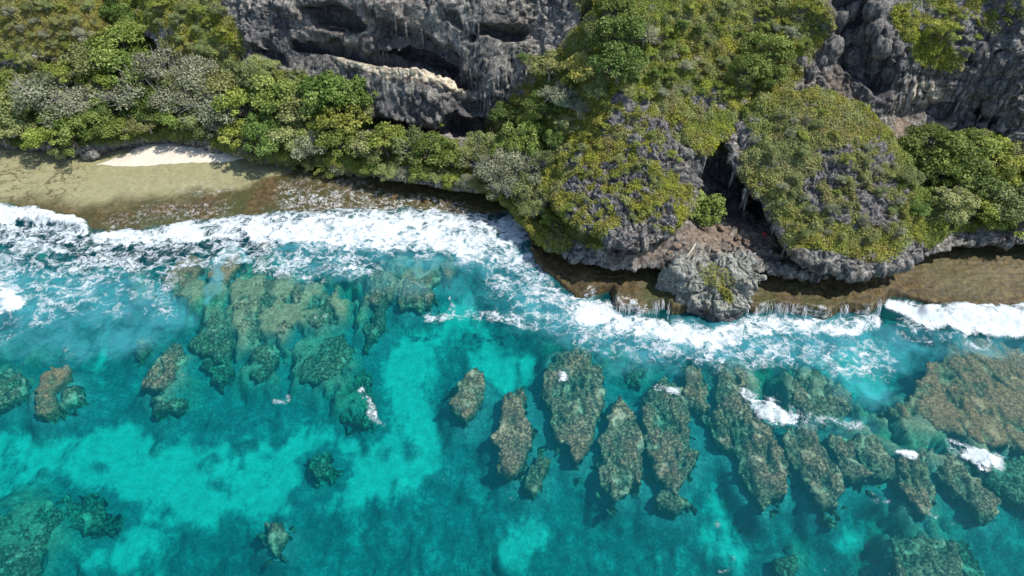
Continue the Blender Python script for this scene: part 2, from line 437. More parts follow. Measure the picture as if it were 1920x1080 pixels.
def mat_sea():
    t = NT('sea_water')
    p = t.pos()
    foam = t.attr('foam').outputs['Fac']; aer = t.attr('aer').outputs['Fac']
    # warped coordinates for lacy foam
    nz = t.n('TexNoise'); nz.inputs['Scale'].default_value = 0.55; nz.inputs['Detail'].default_value = 6; nz.inputs['Roughness'].default_value = 0.65
    t.t.links.new(p, nz.inputs['Vector'])
    w = t.n('VectorMath'); w.operation = 'MULTIPLY_ADD'
    t.t.links.new(nz.outputs['Color'], w.inputs[0]); w.inputs[1].default_value = (3.2, 3.2, 0.0); t.t.links.new(p, w.inputs[2])
    wv = t.scaled(w.outputs[0], (1.0, 1.15, 0.0))
    def ridge(sc, k, det=3):
        n_ = t.noise(sc, det, 0.55, wv, 0.5)
        return t.math('SUBTRACT', 1.0, t.mul(t.math('ABSOLUTE', t.add(n_, -0.5)), k), True)
    lace = t.add(t.add(t.mul(ridge(0.34, 9.0, 4), 0.42), t.mul(ridge(0.85, 8.0, 4), 0.40)), t.mul(ridge(2.3, 6.0), 0.24))
    nf = t.noise(1.1, 8, 0.72, p, 0.6)
    lowf = t.noise(0.22, 3, 0.55, wv, 0.4)
    v = t.add(t.add(foam, t.mul(t.add(lace, -0.5), 0.85)), t.add(t.mul(t.add(nf, -0.5), 0.55), t.mul(t.add(lowf, -0.5), 0.9)))
    fm = t.mul(t.step(v, 0.46, 0.98), t.step(foam, 0.02, 0.16))
    fleck_glint = t.mul(t.step(t.noise(1.5, 6, 0.7, t.scaled(p, (1, 1.8, 1))), 0.70, 0.75), 0.7)  # tiny whitecaps, also painting in sun sparkles on open water
    fm = t.math('MAXIMUM', fm, fleck_glint)
    cloud = t.noise(0.35, 6, 0.6, p, 0.8)
    am = t.mul(t.step(t.add(aer, t.mul(t.add(cloud, -0.5), 1.2)), 0.15, 1.2), 0.42)
    # wavelets
    wn1 = t.noise(0.55, 4, 0.6, t.scaled(p, (1, 1.7, 1))); wn2 = t.noise(2.2, 5, 0.6, t.scaled(p, (1, 1.6, 1)))
    h = t.add(t.mul(wn1, 0.7), t.mul(wn2, 0.3))
    nrm = t.bump(h, 0.6, 0.18)
    nrmf = t.bump(t.add(t.mul(nf, 0.5), t.mul(fm, 0.6)), 0.7, 0.3)
    tr = t.n('BsdfTransparent'); tr.inputs[0].default_value = (0.92, 0.985, 0.99, 1)
    body = t.n('BsdfDiffuse'); body.inputs[0].default_value = (0.0, 0.30, 0.36, 1); t.t.links.new(nrm, body.inputs['Normal'])
    m1 = t.n('MixShader'); m1.inputs[0].default_value = 0.09
    t.t.links.new(tr.outputs[0], m1.inputs[1]); t.t.links.new(body.outputs[0], m1.inputs[2])
    ad = t.n('BsdfDiffuse'); ad.inputs[0].default_value = (0.10, 0.46, 0.53, 1)
    m2 = t.n('MixShader'); t.set(m2, 0, am); t.t.links.new(m1.outputs[0], m2.inputs[1]); t.t.links.new(ad.outputs[0], m2.inputs[2])
    gl = t.n('BsdfGlossy'); gl.inputs['Roughness'].default_value = 0.05; t.t.links.new(nrm, gl.inputs['Normal'])
    fr = t.n('Fresnel'); fr.inputs['IOR'].default_value = 1.33; t.t.links.new(nrm, fr.inputs['Normal'])
    m3 = t.n('MixShader'); t.set(m3, 0, t.mul(fr.outputs[0], 0.8)); t.t.links.new(m2.outputs[0], m3.inputs[1]); t.t.links.new(gl.outputs[0], m3.inputs[2])
    fd = t.n('BsdfDiffuse'); t.set(fd, 'Color', t.mix(nf, (0.36, 0.44, 0.46), (0.70, 0.72, 0.73))); t.t.links.new(nrmf, fd.inputs['Normal'])
    m4 = t.n('MixShader'); t.set(m4, 0, fm); t.t.links.new(m3.outputs[0], m4.inputs[1]); t.t.links.new(fd.outputs[0], m4.inputs[2])
    va = t.n('VolumeAbsorption'); va.inputs['Color'].default_value = (0.0, 0.915, 0.908, 1); va.inputs['Density'].default_value = 0.55
    t.t.links.new(va.outputs[0], t.out.inputs['Volume'])
    return t.done(m4)
def mat_plain(name, c, rough=0.8, nscale=8.0, var=0.3):
    t = NT(name)
    n = t.noise(nscale, 5, 0.6)
    return t.done(t.bsdf(t.mix(n, tuple(x * (1 - var) for x in c), tuple(min(1, x * (1 + var)) for x in c)), rough, t.bump(n, 0.4, 0.03)))

ROCK = mat_rock(); COVER = mat_cover(); SHELF = mat_shelf(); SAND = mat_sand(); SEABED = mat_seabed(); SEA = mat_sea()
CORAL = mat_coral('coral', (0.04, 0.036, 0.022), (0.25, 0.20, 0.115), (0.60, 0.50, 0.33), (0.85, 0.97, 0.85))
CORALB = mat_coral('brown_coral', (0.05, 0.035, 0.02), (0.25, 0.18, 0.09), (0.48, 0.37, 0.21), (1.0, 0.9, 0.7))
FOAMW = mat_plain('white_water', (0.82, 0.85, 0.87), 0.7, 5.0, 0.12)

# ------------------------------------------------------------------ the cliff: profiles surveyed along the coast, swept and weathered
def prof(pts):
    out = []
    for a, b, *m in pts:
        if m: out.append((a, b))                       # (y, z, 'w') a world point
        else: out.append((b, float(z_at(a, b))))       # (py, y)
    return np.array(out, float)
def resample(P, n):
    d = np.r_[0, np.cumsum(np.hypot(*np.diff(P, axis=0).T))]
    t = np.linspace(0, d[-1], n)
    return np.stack([np.interp(t, d, P[:, 0]), np.interp(t, d, P[:, 1])], -1)
PROFILES = [
 (-900, 0.3, [(262, 98), (150, 108), (60, 112), (0, 114)]),
 (-250, 0.3, [(262, 98), (150, 108), (60, 112), (0, 114)]),
 (0,    2.0, [(264, 97.8), (150, 108), (120, 109), (60, 111.5), (0, 114)]),
 (70,   2.0, [(272, 96.5), (165, 106.5), (150, 107), (95, 109), (0, 114)]),
 (160,  0.2, [(278, 95.5), (150, 107), (90, 111), (0, 116)]),
 (240,  0.2, [(262, 97.5), (150, 107.5), (90, 113), (50, 118), (0, 123)]),
 (300,  0.2, [(258, 98), (150, 107), (110, 109), (70, 110.5), (0, 114)]),
 (380,  0.2, [(262, 97.5), (150, 106.5), (120, 107.5), (60, 110), (0, 113.5)]),
 (450,  1.5, [(284, 94), (150, 105.5), (130, 106.5), (70, 108.5), (0, 112)]),
 (540,  2.5, [(294, 92), (200, 100), (150, 104), (100, 105.5), (0, 108.5)]),
 (620,  3.0, [(308, 89.8), (250, 95), (205, 98.5), (180, 100.5), (112, 103), (99, 104.2), (108.5, 14.8, 'w'), (84, 105), (40, 105.6), (0, 106.2)]),
 (700,  3.5, [(322, 87.7), (265, 93), (240, 98.5), (226, 96.3), (130, 99.2), (108, 101.1), (107, 14.9, 'w'), (92, 101.9), (40, 102.6), (0, 103.4)]),
 (800,  3.5, [(340, 85.3), (268, 92), (243, 98.5), (224, 95.6), (154, 97.0), (128, 99.2), (105, 14.2, 'w'), (110, 99.8), (50, 101), (0, 102.2)]),
 (875,  3.5, [(350, 84), (290, 90), (252, 97), (226, 95.8), (190, 96.8), (166, 98.6), (103, 11.2, 'w'), (148, 98.9), (70, 100), (0, 102)]),
 (915,  4.0, [(356, 83), (300, 88), (262, 94), (242, 96.6), (205, 96.8), (180, 97), (160, 97.2), (120, 97.8), (50, 99.8), (0, 102)]),
 (960,  4.0, [(385, 78.5), (320, 85), (262, 92.5), (225, 95.8), (170, 97), (100, 99), (50, 101), (0, 103.5)]),
 (1010, 4.5, [(445, 72), (400, 77), (350, 81.5), (280, 87), (200, 92.5), (120, 98.5), (60, 102), (0, 105)]),
 (1080, 5.0, [(480, 68), (430, 72), (370, 76), (290, 81.5), (200, 88), (120, 93.5), (60, 98), (0, 102)]),
 (1150, 5.0, [(498, 65.2), (450, 68), (380, 72.5), (300, 77.5), (220, 82), (140, 88), (60, 94), (0, 98)]),
 (1240, 5.0, [(492, 65.2), (440, 68.2), (380, 72), (300, 76.5), (220, 82), (140, 88), (60, 93), (0, 97)]),
 (1310, 5.0, [(492, 65.2), (455, 68), (430, 70.5), (400, 75.5), (79.5, 8.5, 'w'), (79.5, 12.0, 'w'), (283, 76.2), (220, 82), (140, 88), (60, 93), (0, 97)]),
 (1360, 5.0, [(495, 65.0), (450, 69), (425, 72), (390, 77.5), (83, 8.0, 'w'), (82.5, 13.0, 'w'), (262, 78.6), (220, 82), (140, 88.5), (60, 94), (0, 98)]),
 (1420, 5.0, [(503, 64.6), (460, 68.5), (430, 71.5), (395, 78.5), (83, 6.5, 'w'), (84, 11.0, 'w'), (220, 84), (140, 89), (60, 95), (0, 98.5)]),
 (1490, 5.0, [(510, 64.6), (470, 69), (400, 75), (300, 82), (220, 86), (150, 90), (90, 93), (0, 96)]),
 (1560, 5.0, [(515, 64.6), (470, 69), (400, 75), (300, 82), (220, 87), (150, 90.5), (100, 93), (0, 95)]),
 (1640, 5.0, [(508, 65.2), (460, 69.5), (400, 74.5), (300, 81), (225, 87), (150, 89.5), (90, 92), (0, 95)]),
 (1700, 5.0, [(487, 67.3), (430, 71.5), (350, 77.5), (280, 83), (235, 87.5), (215, 88.5), (150, 89.3), (80, 91.3), (0, 95)]),
 (1780, 5.0, [(462, 69.5), (410, 73.5), (350, 78), (280, 84), (245, 87.3), (225, 88), (140, 89.5), (90, 90.5), (0, 94.5)]),
 (1850, 5.0, [(450, 70.7), (400, 74.5), (350, 78.5), (280, 84), (245, 86.5), (215, 87.5), (110, 89), (60, 91), (0, 94)]),
 (1920, 5.0, [(452, 70.2), (400, 74.5), (350, 78.5), (290, 82.5), (240, 84), (200, 84.5), (100, 87), (0, 91)]),
 (2200, 5.0, [(450, 70.2), (400, 74.5), (350, 78.5), (290, 82.5), (200, 86), (100, 89), (0, 92)]),
 (2900, 5.0, [(450, 70.2), (400, 74.5), (350, 78.5), (290, 82.5), (200, 86), (100, 89), (0, 92)]),
]
NR = 11
cols, lat = [], []
for px, notch, pts in PROFILES:
    P = prof(pts)
    if len(P) != NR: 
        P = resample(P, NR) if len(P) != 10 else np.insert(P, 1, (P[0] + P[1]) / 2, 0)
    l = P[0]
    pre = np.array([(l[0] + notch * 1.25, -2.0), (l[0] + notch * 1.15, min(l[1], 0.6)), (l[0] + notch * 0.8, max(l[1] - 0.9, 0.7)), (l[0] + notch * 0.18, max(l[1] - 0.75, 0.75))])
    t = P[-1]
    post = np.array([(t[0] + 5, t[1] + 5), (t[0] + 13, t[1] + 10), (t[0] + 40, t[1] + 16), (t[0] + 160, t[1] + 22), (t[0] + 900, t[1] + 24)])
    Q = np.concatenate([pre, P, post])
    X = x_at(px, Q[:, 0], Q[:, 1])
    X[-5:] = X[-6]                       # the plateau runs straight inland
    cols.append(px); lat.append(np.stack([X, Q[:, 0], Q[:, 1]], -1))
cols = np.array(cols, float); lat = np.array(lat)          # (cols, rows, 3)
def hermite(tk, K, t):
    m = np.zeros_like(K)
    h = np.diff(tk); d = np.diff(K, axis=0) / h.reshape(-1, *([1] * (K.ndim - 1)))
    m[1:-1] = (d[1:] + d[:-1]) / 2; m[0] = d[0]; m[-1] = d[-1]
    i = np.clip(np.searchsorted(tk, t, 'right') - 1, 0, len(tk) - 2)
    sh = (-1, *([1] * (K.ndim - 1)))
    hh = h[i].reshape(sh); u = ((t - tk[i]) / h[i]).reshape(sh)
    h00 = 2*u**3 - 3*u**2 + 1; h10 = u**3 - 2*u**2 + u; h01 = -2*u**3 + 3*u**2; h11 = u**3 - u**2
    return h00 * K[i] + h10 * hh * m[i] + h01 * K[i+1] + h11 * hh * m[i+1]
uu = np.r_[np.linspace(-900, -130, 14)[:-1], np.linspace(-130, 2050, 1000), np.linspace(2050, 2900, 14)[1:]]
rows = np.arange(lat.shape[1], dtype=float)
nr_vis = 4 + NR
vv = np.r_[np.linspace(0, 3, 24)[:-1], np.linspace(3, nr_vis - 1, 330)[:-1], np.linspace(nr_vis - 1, nr_vis + 1, 40)[:-1], np.linspace(nr_vis + 1, nr_vis + 4, 16)]
G = hermite(cols, lat, uu)                                  # along the coast
G = np.swapaxes(hermite(rows, np.swapaxes(G, 0, 1), vv), 0, 1)
G[..., 2] = np.maximum(G[..., 2], -3)
CL_shape = G.shape[:2]

VEG = [
 (1.0, [(-120, 230, 90), (100, 200, 80), (300, 190, 75), (440, 200, 60), (560, 220, 60), (650, 210, 48)]),
 (1.0, [(-120, 40, 80), (60, 20, 70), (150, 50, 70), (190, 100, 40)]), (1.0, [(60, -80, 150), (300, -80, 120)]),
 (1.0, [(330, 0, 60), (370, 50, 58), (420, 90, 40)]), (0.7, [(440, 150, 30), (560, 160, 28)]),
 (1.0, [(230, 10, 25), (240, 90, 40), (250, 140, 40)]),
 (1.0, [(430, 250, 38), (560, 265, 38), (700, 290, 34), (820, 305, 34), (930, 330, 34), (985, 400, 30)]),
 (1.0, [(960, 250, 50), (1040, 180, 55), (1110, 100, 50), (1160, 20, 50)]),
 (1.0, [(1000, 330, 60), (1100, 250, 70), (1230, 150, 90), (1340, 60, 110), (1430, 70, 80)]),
 (1.0, [(1300, 230, 60), (1400, 170, 60), (1460, 120, 50)]), (1.0, [(1180, -80, 120), (1420, -80, 110)]),
 (0.8, [(1040, 400, 40), (1110, 440, 30)]), (0.75, [(1000, 430, 20), (1060, 468, 14)]),
 (1.0, [(1720, 300, 40), (1780, 340, 60), (1860, 370, 60), (1960, 370, 70), (2100, 360, 90)]),
 (1.0, [(1750, 420, 26), (1850, 400, 26), (1960, 410, 30)]),
 (0.9, [(1690, 30, 24), (1740, 80, 42), (1770, 110, 26)]), (0.6, [(1740, -40, 60), (1880, 10, 55)]),
 (0.8, [(1500, 40, 60), (1480, 110, 36)]), (0.55, [(1420, 240, 40)]),
]
CAVES = [
 (4.0, [(575, 25, 12), (625, 30, 22), (665, 48, 16)]), (2.2, [(480, 95, 8), (520, 112, 12)]), (1.6, [(500, 75, 7), (515, 98, 7)]),
 (3.2, [(560, 84, 12), (640, 92, 13), (720, 106, 12), (800, 120, 12), (870, 155, 10)]), (4.0, [(905, 58, 13), (950, 62, 15), (990, 60, 12)]),
 (1.8, [(882, 75, 7)]), (1.6, [(848, 28, 10), (862, 48, 8)]), (1.5, [(700, 30, 8), (690, 55, 6)]), (2.2, [(715, 60, 20), (780, 85, 24), (845, 118, 20)]),
 (2.2, [(700, 232, 10), (745, 240, 10), (790, 240, 8)]), (2.6, [(850, 230, 16), (895, 240, 16)]), (2.0, [(865, 190, 18), (895, 200, 14)]),
 (2.0, [(1092, 40, 8), (1105, 12, 7)]), (1.4, [(1160, 35, 7)]),
 (3.5, [(1600, 20, 36), (1605, 100, 36), (1650, 150, 26)]), (1.5, [(1748, 205, 10), (1768, 208, 16), (1788, 200, 10)]),
 (1.8, [(1845, 190, 14), (1858, 230, 16)]), (1.4, [(1815, 110, 14), (1830, 95, 10)]), (1.6, [(1880, 100, 12)]),
 (1.8, [(252, 48, 8), (280, 80, 8), (308, 104, 8)]), (0.8, [(95, 122, 4)]), (0.7, [(98, 137, 3.5)]), (1.0, [(1440, 232, 14), (1400, 262, 10)]),
]
TAN = [
 (1.0, [(640, 112, 9), (690, 122, 12), (760, 138, 14), (830, 152, 12), (868, 172, 10)]), (0.8, [(620, 95, 6), (680, 60, 10), (690, 40, 8)]),
 (0.62, [(1300, 450, 30), (1360, 440, 30), (1430, 445, 34), (1480, 480, 22)]), (0.45, [(1240, 470, 22), (1160, 480, 18)]),
 (0.7, [(1560, 150, 20), (1590, 190, 18)]), (0.85, [(1690, 190, 34), (1740, 165, 28)]), (0.8, [(1750, 232, 10), (1790, 235, 8)]), (0.7, [(1690, 240, 18)]),
 (0.35, [(640, 60, 60), (760, 60, 50)]), (0.5, [(700, 250, 20)]), (0.4, [(1500, 140, 30)]), (0.4, [(95, 105, 14)]),
]
RECESS_SHADE = [  # dark tone that paints shade into caves, recesses and the overhang band
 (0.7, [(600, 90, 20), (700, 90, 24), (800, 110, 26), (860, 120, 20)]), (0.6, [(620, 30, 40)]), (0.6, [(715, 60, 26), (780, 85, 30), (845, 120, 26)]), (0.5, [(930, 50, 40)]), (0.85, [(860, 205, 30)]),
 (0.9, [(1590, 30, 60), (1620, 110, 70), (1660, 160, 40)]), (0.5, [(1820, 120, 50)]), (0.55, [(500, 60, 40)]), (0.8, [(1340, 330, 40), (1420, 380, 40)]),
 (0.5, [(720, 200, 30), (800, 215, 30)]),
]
KARST = [
 (1.0, [(1310, 190, 22), (1345, 215, 22), (1345, 235, 14)]), (1.0, [(1190, 240, 60), (1240, 300, 70)]), (0.7, [(1420, 230, 40), (1450, 250, 30)]),
 (0.8, [(1800, -10, 90), (1880, 40, 60)]), (0.6, [(1320, 20, 20), (1300, 0, 14)]), (0.7, [(140, 30, 20)]), (0.5, [(1500, 20, 20)]), (0.5, [(1290, 300, 20)]),
]
BOULDERY = [(1.0, [(1600, 60, 60), (1640, 130, 60)]), (0.8, [(1830, 130, 50)]), (0.6, [(1850, 210, 40)]), (0.5, [(680, 50, 60)])]

def weather(P, shape, wrap=False, big=1.0, pits=0.42, veg_extra=None, inward=True, amp=1.0, seed=0, outward=None, karst_strokes=KARST, veg_strokes=VEG):
    """normals, masks and displacement for a rock surface grid"""
    n = grid_normals(P, wrap)
    if outward is not None:
        if (n * (P - outward)).sum() < 0: n = -n
    else:
        if n[..., 1].mean() > 0: n = -n
    p = P.reshape(-1, 3); nf = n.reshape(-1, 3)
    px, py = proj(p)
    wob = fbm(p, 3.0, 3, 90 + seed) * 14; wob2 = fbm(p, 3.0, 3, 95 + seed) * 14
    px, py = px + wob, py + wob2
    veg = strokes(px, py, veg_strokes, 0.4) if veg_extra is None else veg_extra(px, py)
    kar = strokes(px, py, karst_strokes, 0.5)
    kn = fbm(p, 2.2, 4, 31 + seed)
    kn2 = fbm(p, 1.3, 4, 33 + seed, 0.6)
    kar = sstep(0.44, 0.60, kar * 0.56 + kn * 0.45 + kn2 * 0.95) * (kar > 0.02)
    veg = np.clip(veg * (1 - 0.95 * kar), 0, 1)
    veg = veg * (0.35 + 0.65 * sstep(-0.55, -0.2, fbm(p, 1.6, 4, 41 + seed)))
    below = sstep(0.9, 2.0, p[:, 2])
    veg *= below
    tan = strokes(px, py, TAN, 0.6); stain_shade = strokes(px, py, RECESS_SHADE, 0.6)
    stain_shade = np.maximum(stain_shade, 0.75 * (1 - sstep(0.3, 1.8, p[:, 2] + kn)))
    bld = strokes(px, py, BOULDERY, 0.5)
    rock = 1 - veg
    steep = 1 - np.abs(nf[:, 2])
    q = p * np.array([1, 1, 1.0])
    rough = 0.25 + 0.95 * sstep(-0.25, 0.25, fbm(q, 5.0, 3, 71 + seed)) if inward else 1.0
    d = big * 0.75 * fbm(q, 6.0, 3, 1 + seed) * (0.3 + 0.7 * rock)
    d += rock * (0.3 + 0.4 * rough) * fbm(q, 3.0, 3, 5 + seed, 0.5, ridge=True)
    wq = q + 0.7 * np.stack([fbm(q, 1.6, 3, 301), fbm(q, 1.6, 3, 302), fbm(q, 1.6, 3, 303)], -1)
    d += rock * steep * 0.42 * fbm(wq * np.array([1, 1, 0.12]), 1.1, 4, 9 + seed, 0.6, ridge=True)
    w1, w2, wid = worley(wq * np.array([1, 1, 0.75]), 1.9, 3 + seed, True)
    d += rock * rough * (0.42 * (sstep(0.0, 0.22, w2 - w1) - 0.8) + 0.65 * (wid - 0.5))
    d += rock * (0.08 + 0.30 * rough) * fbm(wq, 0.75, 4, 13 + seed, 0.65, ridge=True)
    pit = worley(wq * np.array([1, 1, 0.6]), 0.85, 15 + seed)
    d -= rock * pits * rough * sstep(0.42, 0.12, pit) * sstep(-0.1, 0.4, fbm(q, 2.5, 3, 55))
    m = bld > 0.02
    if m.any():
        a1, a2, idv = worley(q[m], 2.6, 8 + seed, True)
        d[m] += bld[m] * (1.4 * (1 - a1 * a1 * 1.4) + 1.2 * (idv - 0.5))
    k = kar > 0.02
    if k.any():
        d[k] += kar[k] * (0.30 * fbm(wq[k], 0.6, 4, 77, 0.65, ridge=True) - 0.15)
    # low shrub mounds
    v = veg > 0.02
    if v.any():
        s1 = worley(q[v], 1.7, 21 + seed); s2 = worley(q[v], 0.8, 25 + seed)
        d[v] += veg[v] * (0.95 * (1 - s1 * 1.25) + 0.36 * (1 - s2 * 1.3)) + veg[v] * 0.5 * fbm(q[v], 2.6, 3, 27 + seed)
    d *= amp
    if inward:
        cave = np.zeros(len(p))
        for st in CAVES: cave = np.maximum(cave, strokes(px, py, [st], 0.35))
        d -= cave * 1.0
        stain_shade = np.maximum(stain_shade, np.clip(cave * 0.25, 0, 0.6))  # each cave hollow also gets shade put into its colour
    d *= 0.35 + 0.65 * sstep(-0.5, 1.0, p[:, 2]) 
    out = p + nf * d[:, None]
    return out, dict(veg=veg, karst=kar * (1 - veg), tan=tan * rock, stain_shade=np.clip(stain_shade, 0, 1) * rock)

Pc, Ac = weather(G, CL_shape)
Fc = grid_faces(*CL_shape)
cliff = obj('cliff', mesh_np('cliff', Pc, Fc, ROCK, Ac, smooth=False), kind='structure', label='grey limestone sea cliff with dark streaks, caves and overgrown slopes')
ROCKS = [(Pc, Fc, Ac)]

def pillow(outline, apex, under, bulge, nseg=480, nring=170, nund=50, seed=0, amp=1.0, big=1.0, pits=0.42, veg_fn=None, karst=KARST, tan=None):
    O = np.array([pt_y(*o) for o in outline])
    n = len(O)
    tk = np.arange(n + 1, dtype=float)
    K = np.concatenate([O[-3:], O, O[:4]]); kt = np.arange(-3, n + 4, dtype=float)
    ring = hermite(kt, K, np.linspace(0, n, nseg, endpoint=False))
    A = pt_y(*apex); U = np.asarray(under, float)
    t = np.linspace(0, 1, nring)
    up = A + np.asarray(bulge, float) * 0
    s = np.sin(t * PI / 2)
    Pt = ring[:, None] * (1 - t)[None, :, None] + A[None, None] * t[None, :, None] + np.asarray(bulge, float) * (np.sqrt(np.clip(1 - (1 - t) ** 2.2, 0, 1)))[None, :, None]
    tu = np.linspace(1, 0, nund)[:-1]
    Pu = ring[:, None] * (1 - tu)[None, :, None] + U[None, None] * tu[None, :, None]
    P = np.concatenate([Pu, Pt], 1)
    cen = P.reshape(-1, 3).mean(0)
    out, at = weather(P, P.shape[:2], True, veg_extra=veg_fn, inward=False, big=big, pits=pits, amp=amp, seed=seed, outward=cen, karst_strokes=karst)
    return out, grid_faces(P.shape[0], P.shape[1], True), at

def veg_right(px, py):
    return strokes(px, py, [(1.0, [(1440, 215, 50), (1530, 225, 60), (1610, 260, 60), (1680, 340, 60), (1730, 420, 40)]), (1.0, [(1470, 300, 70), (1540, 390, 70), (1640, 410, 70)]), (0.8, [(1500, 440, 26), (1600, 462, 18)])], 0.35)
V, F, A = pillow([(1392, 218, 82.5), (1440, 185, 84), (1530, 178, 85), (1600, 200, 85.5), (1650, 240, 84), (1700, 300, 80), (1742, 370, 75.5), (1768, 430, 71),
                  (1738, 465, 67.6), (1690, 497, 64.8), (1600, 516, 62.8), (1515, 492, 63.6), (1478, 452, 66), (1440, 400, 69.3), (1402, 345, 72.8), (1368, 300, 76), (1366, 255, 79.5)],
                 (1570, 318, 75.0), (17 * 0 + 40.5, 80, 2.0), (0, -1.3, 1.9), seed=200, veg_fn=veg_right,
                 karst=[(1.35, [(1560, 310, 34), (1610, 305, 46), (1640, 355, 46)]), (1.3, [(1525, 345, 30), (1580, 390, 40), (1650, 405, 36)]), (0.6, [(1600, 250, 20)]), (0.6, [(1420, 240, 24)])])
obj('boulder', mesh_np('boulder', V, F, ROCK, A, smooth=False), label='huge tilted rock slab with pale lip, covered in low green shrubs, right of the cave', cat='boulder')
ROCKS.append((V, F, A))

def veg_left(px, py):
    return strokes(px, py, [(1.0, [(1060, 270, 60), (1160, 220, 60), (1270, 220, 50)]), (0.8, [(1040, 350, 40), (1080, 400, 30)]), (0.95, [(1170, 330, 90), (1250, 380, 50)]), (0.6, [(1130, 430, 40)])], 0.35)
V, F, A = pillow([(1012, 345, 80), (1032, 275, 85), (1100, 230, 87), (1200, 190, 87), (1272, 205, 84.5), (1306, 265, 79), (1306, 330, 74.5), (1292, 390, 70.3), (1267, 425, 67.6),
                  (1236, 450, 66), (1185, 466, 65), (1135, 445, 66.6), (1082, 420, 69), (1036, 388, 73.5)],
                 (1165, 330, 75), (11.5, 80, 6.5), (0, -1.1, 1.5), seed=300, veg_fn=veg_left,
                 karst=[(1.0, [(1200, 235, 50), (1230, 290, 60), (1180, 340, 70)]), (1.0, [(1120, 390, 50), (1220, 390, 50), (1180, 440, 40)]), (0.9, [(1090, 330, 40)])])
obj('boulder', mesh_np('boulder', V, F, ROCK, A, smooth=False), label='rounded purple-grey karst boulder with yellow-green shrub patches, left of the cave', cat='boulder')
ROCKS.append((V, F, A))

def veg_stack(px, py):
    return strokes(px, py, [(0.9, [(1352, 545, 10), (1362, 560, 10)]), (0.42, [(1330, 510, 24), (1360, 530, 24)]), (0.3, [(1380, 500, 20)])], 0.5)
V, F, A = pillow([(1268, 490, 64), (1300, 478, 65.3), (1340, 466, 66.2), (1385, 466, 65.8), (1412, 482, 64.6), (1404, 503, 63.2), (1434, 521, 62.4), (1404, 538, 61.6), (1396, 572, 60.4),
                  (1370, 610, 58.9), (1332, 606, 59), (1308, 582, 60), (1298, 550, 61.2), (1284, 520, 62.3)],
                 (1348, 530, 61.9), (18.3, 64.5, -0.8), (0, -0.25, 0.45), nseg=380, nring=150, seed=400, amp=0.95, big=0.2, pits=0.9, veg_fn=veg_stack, karst=[])
A['pale'] = np.ones(len(V)) * sstep(-0.2, 1.5, V.reshape(-1, 3)[:, 2])
obj('sea_stack', mesh_np('sea_stack', V, F, ROCK, A, smooth=False), label='jagged grey rock stack standing in front of the cave at the water edge', cat='rock')
ROCKS.append((V, F, A))

# ------------------------------------------------------------------ flat shelves and reefs: surveyed outlines raised into mounds
def mound(poly_px, z_px, step, top_fn, base, edge=(-1.2, 0.6), wob=0.6, seed=0, world=None, power=1.0, under=0.0, infl=0.0):
    Pw = pt_z([p[0] for p in poly_px], [p[1] for p in poly_px], z_px)[:, :2] if world is None else np.asarray(world, float)
    a, b = edge
    x0, y0 = Pw.min(0) + a - wob; x1, y1 = Pw.max(0) - a + wob
    nx = max(int((x1 - x0) / step), 6); ny = max(int((y1 - y0) / step), 6)
    X, Y = np.meshgrid(np.linspace(x0, x1, nx), np.linspace(y0, y1, ny), indexing='ij')
    x, y = X.ravel(), Y.ravel()
    q = np.stack([x, y, np.zeros_like(x)], -1)
    xd = x + wob * fbm(q, 2.0, 5, seed, 0.65); yd = y + wob * fbm(q, 2.0, 5, seed + 50, 0.65)
    d = poly_sd(xd, yd, Pw)
    d = d + infl
    t = sstep(a, b, d) ** power
    top, attrs = top_fn(x, y, d, q)
    z = base + (top - base) * t
    F = grid_faces(nx, ny)
    keep = (d > a).reshape(-1)
    F = F[keep[F].any(1)]
    used = np.zeros(len(x), bool); used[F.ravel()] = True
    idx = np.cumsum(used) - 1
    if under:
        D = d.reshape(nx, ny)
        gx, gy = np.gradient(D, X[1, 0] - X[0, 0], Y[0, 1] - Y[0, 0])
        gl = np.hypot(gx, gy) + 1e-6
        sh = (1 - t) * min(under, 0.4 * d.max())
        x = x + (gx / gl).ravel() * sh; y = y + (gy / gl).ravel() * sh
    V = np.stack([x, y, z], -1)[used]
    return V, idx[F], {k: np.asarray(v)[used] for k, v in attrs.items()}

def shelf_right(x, y, d, q):
    px, py = proj(np.stack([x, y, 0.5 + 0 * x], -1))
    z = 0.42 + 0.25 * fbm(q, 3.0, 4, 600) + 0.12 * fbm(q, 0.8, 3, 610, 0.6, ridge=True) + 0.35 * sstep(1, 6, d)
    hi = strokes(px, py, [(1.0, [(1120, 530, 34), (1250, 545, 46), (1400, 560, 46), (1560, 560, 50), (1640, 550, 40)])], 0.5)
    z = z + 0.95 * hi
    pale = strokes(px, py, [(0.13, [(1760, 490, 50), (1880, 500, 60)]), (0.10, [(1250, 530, 50)])], 0.5)
    green = strokes(px, py, [(0.9, [(1180, 560, 30), (1250, 535, 40)]), (0.8, [(1440, 560, 30), (1560, 580, 30)]), (0.3, [(1800, 520, 60)])], 0.5)
    return z, dict(pale=pale, green=green, crack=0 * x, wash=strokes(px, py, [(0.5, [(1100, 552, 10), (1240, 590, 10), (1330, 612, 12), (1440, 580, 10), (1560, 596, 10), (1640, 586, 10)])], 0.7))
V, F, A = mound([(985, 425), (1000, 490), (1040, 520), (1080, 556), (1120, 548), (1146, 543), (1152, 578), (1200, 584), (1240, 570), (1268, 588), (1296, 578), (1330, 592), (1368, 590), (1392, 576), (1415, 584), (1440, 574),
                 (1500, 583), (1545, 596), (1585, 578), (1632, 588), (1668, 553), (1700, 553), (1750, 570), (1850, 576), (1920, 572), (2300, 580), (2300, 380), (1700, 400), (1300, 420), (1000, 360)],
                0.5, 0.15, shelf_right, -3.2, (-0.7, 0.5), 0.7, 620, power=0.8)
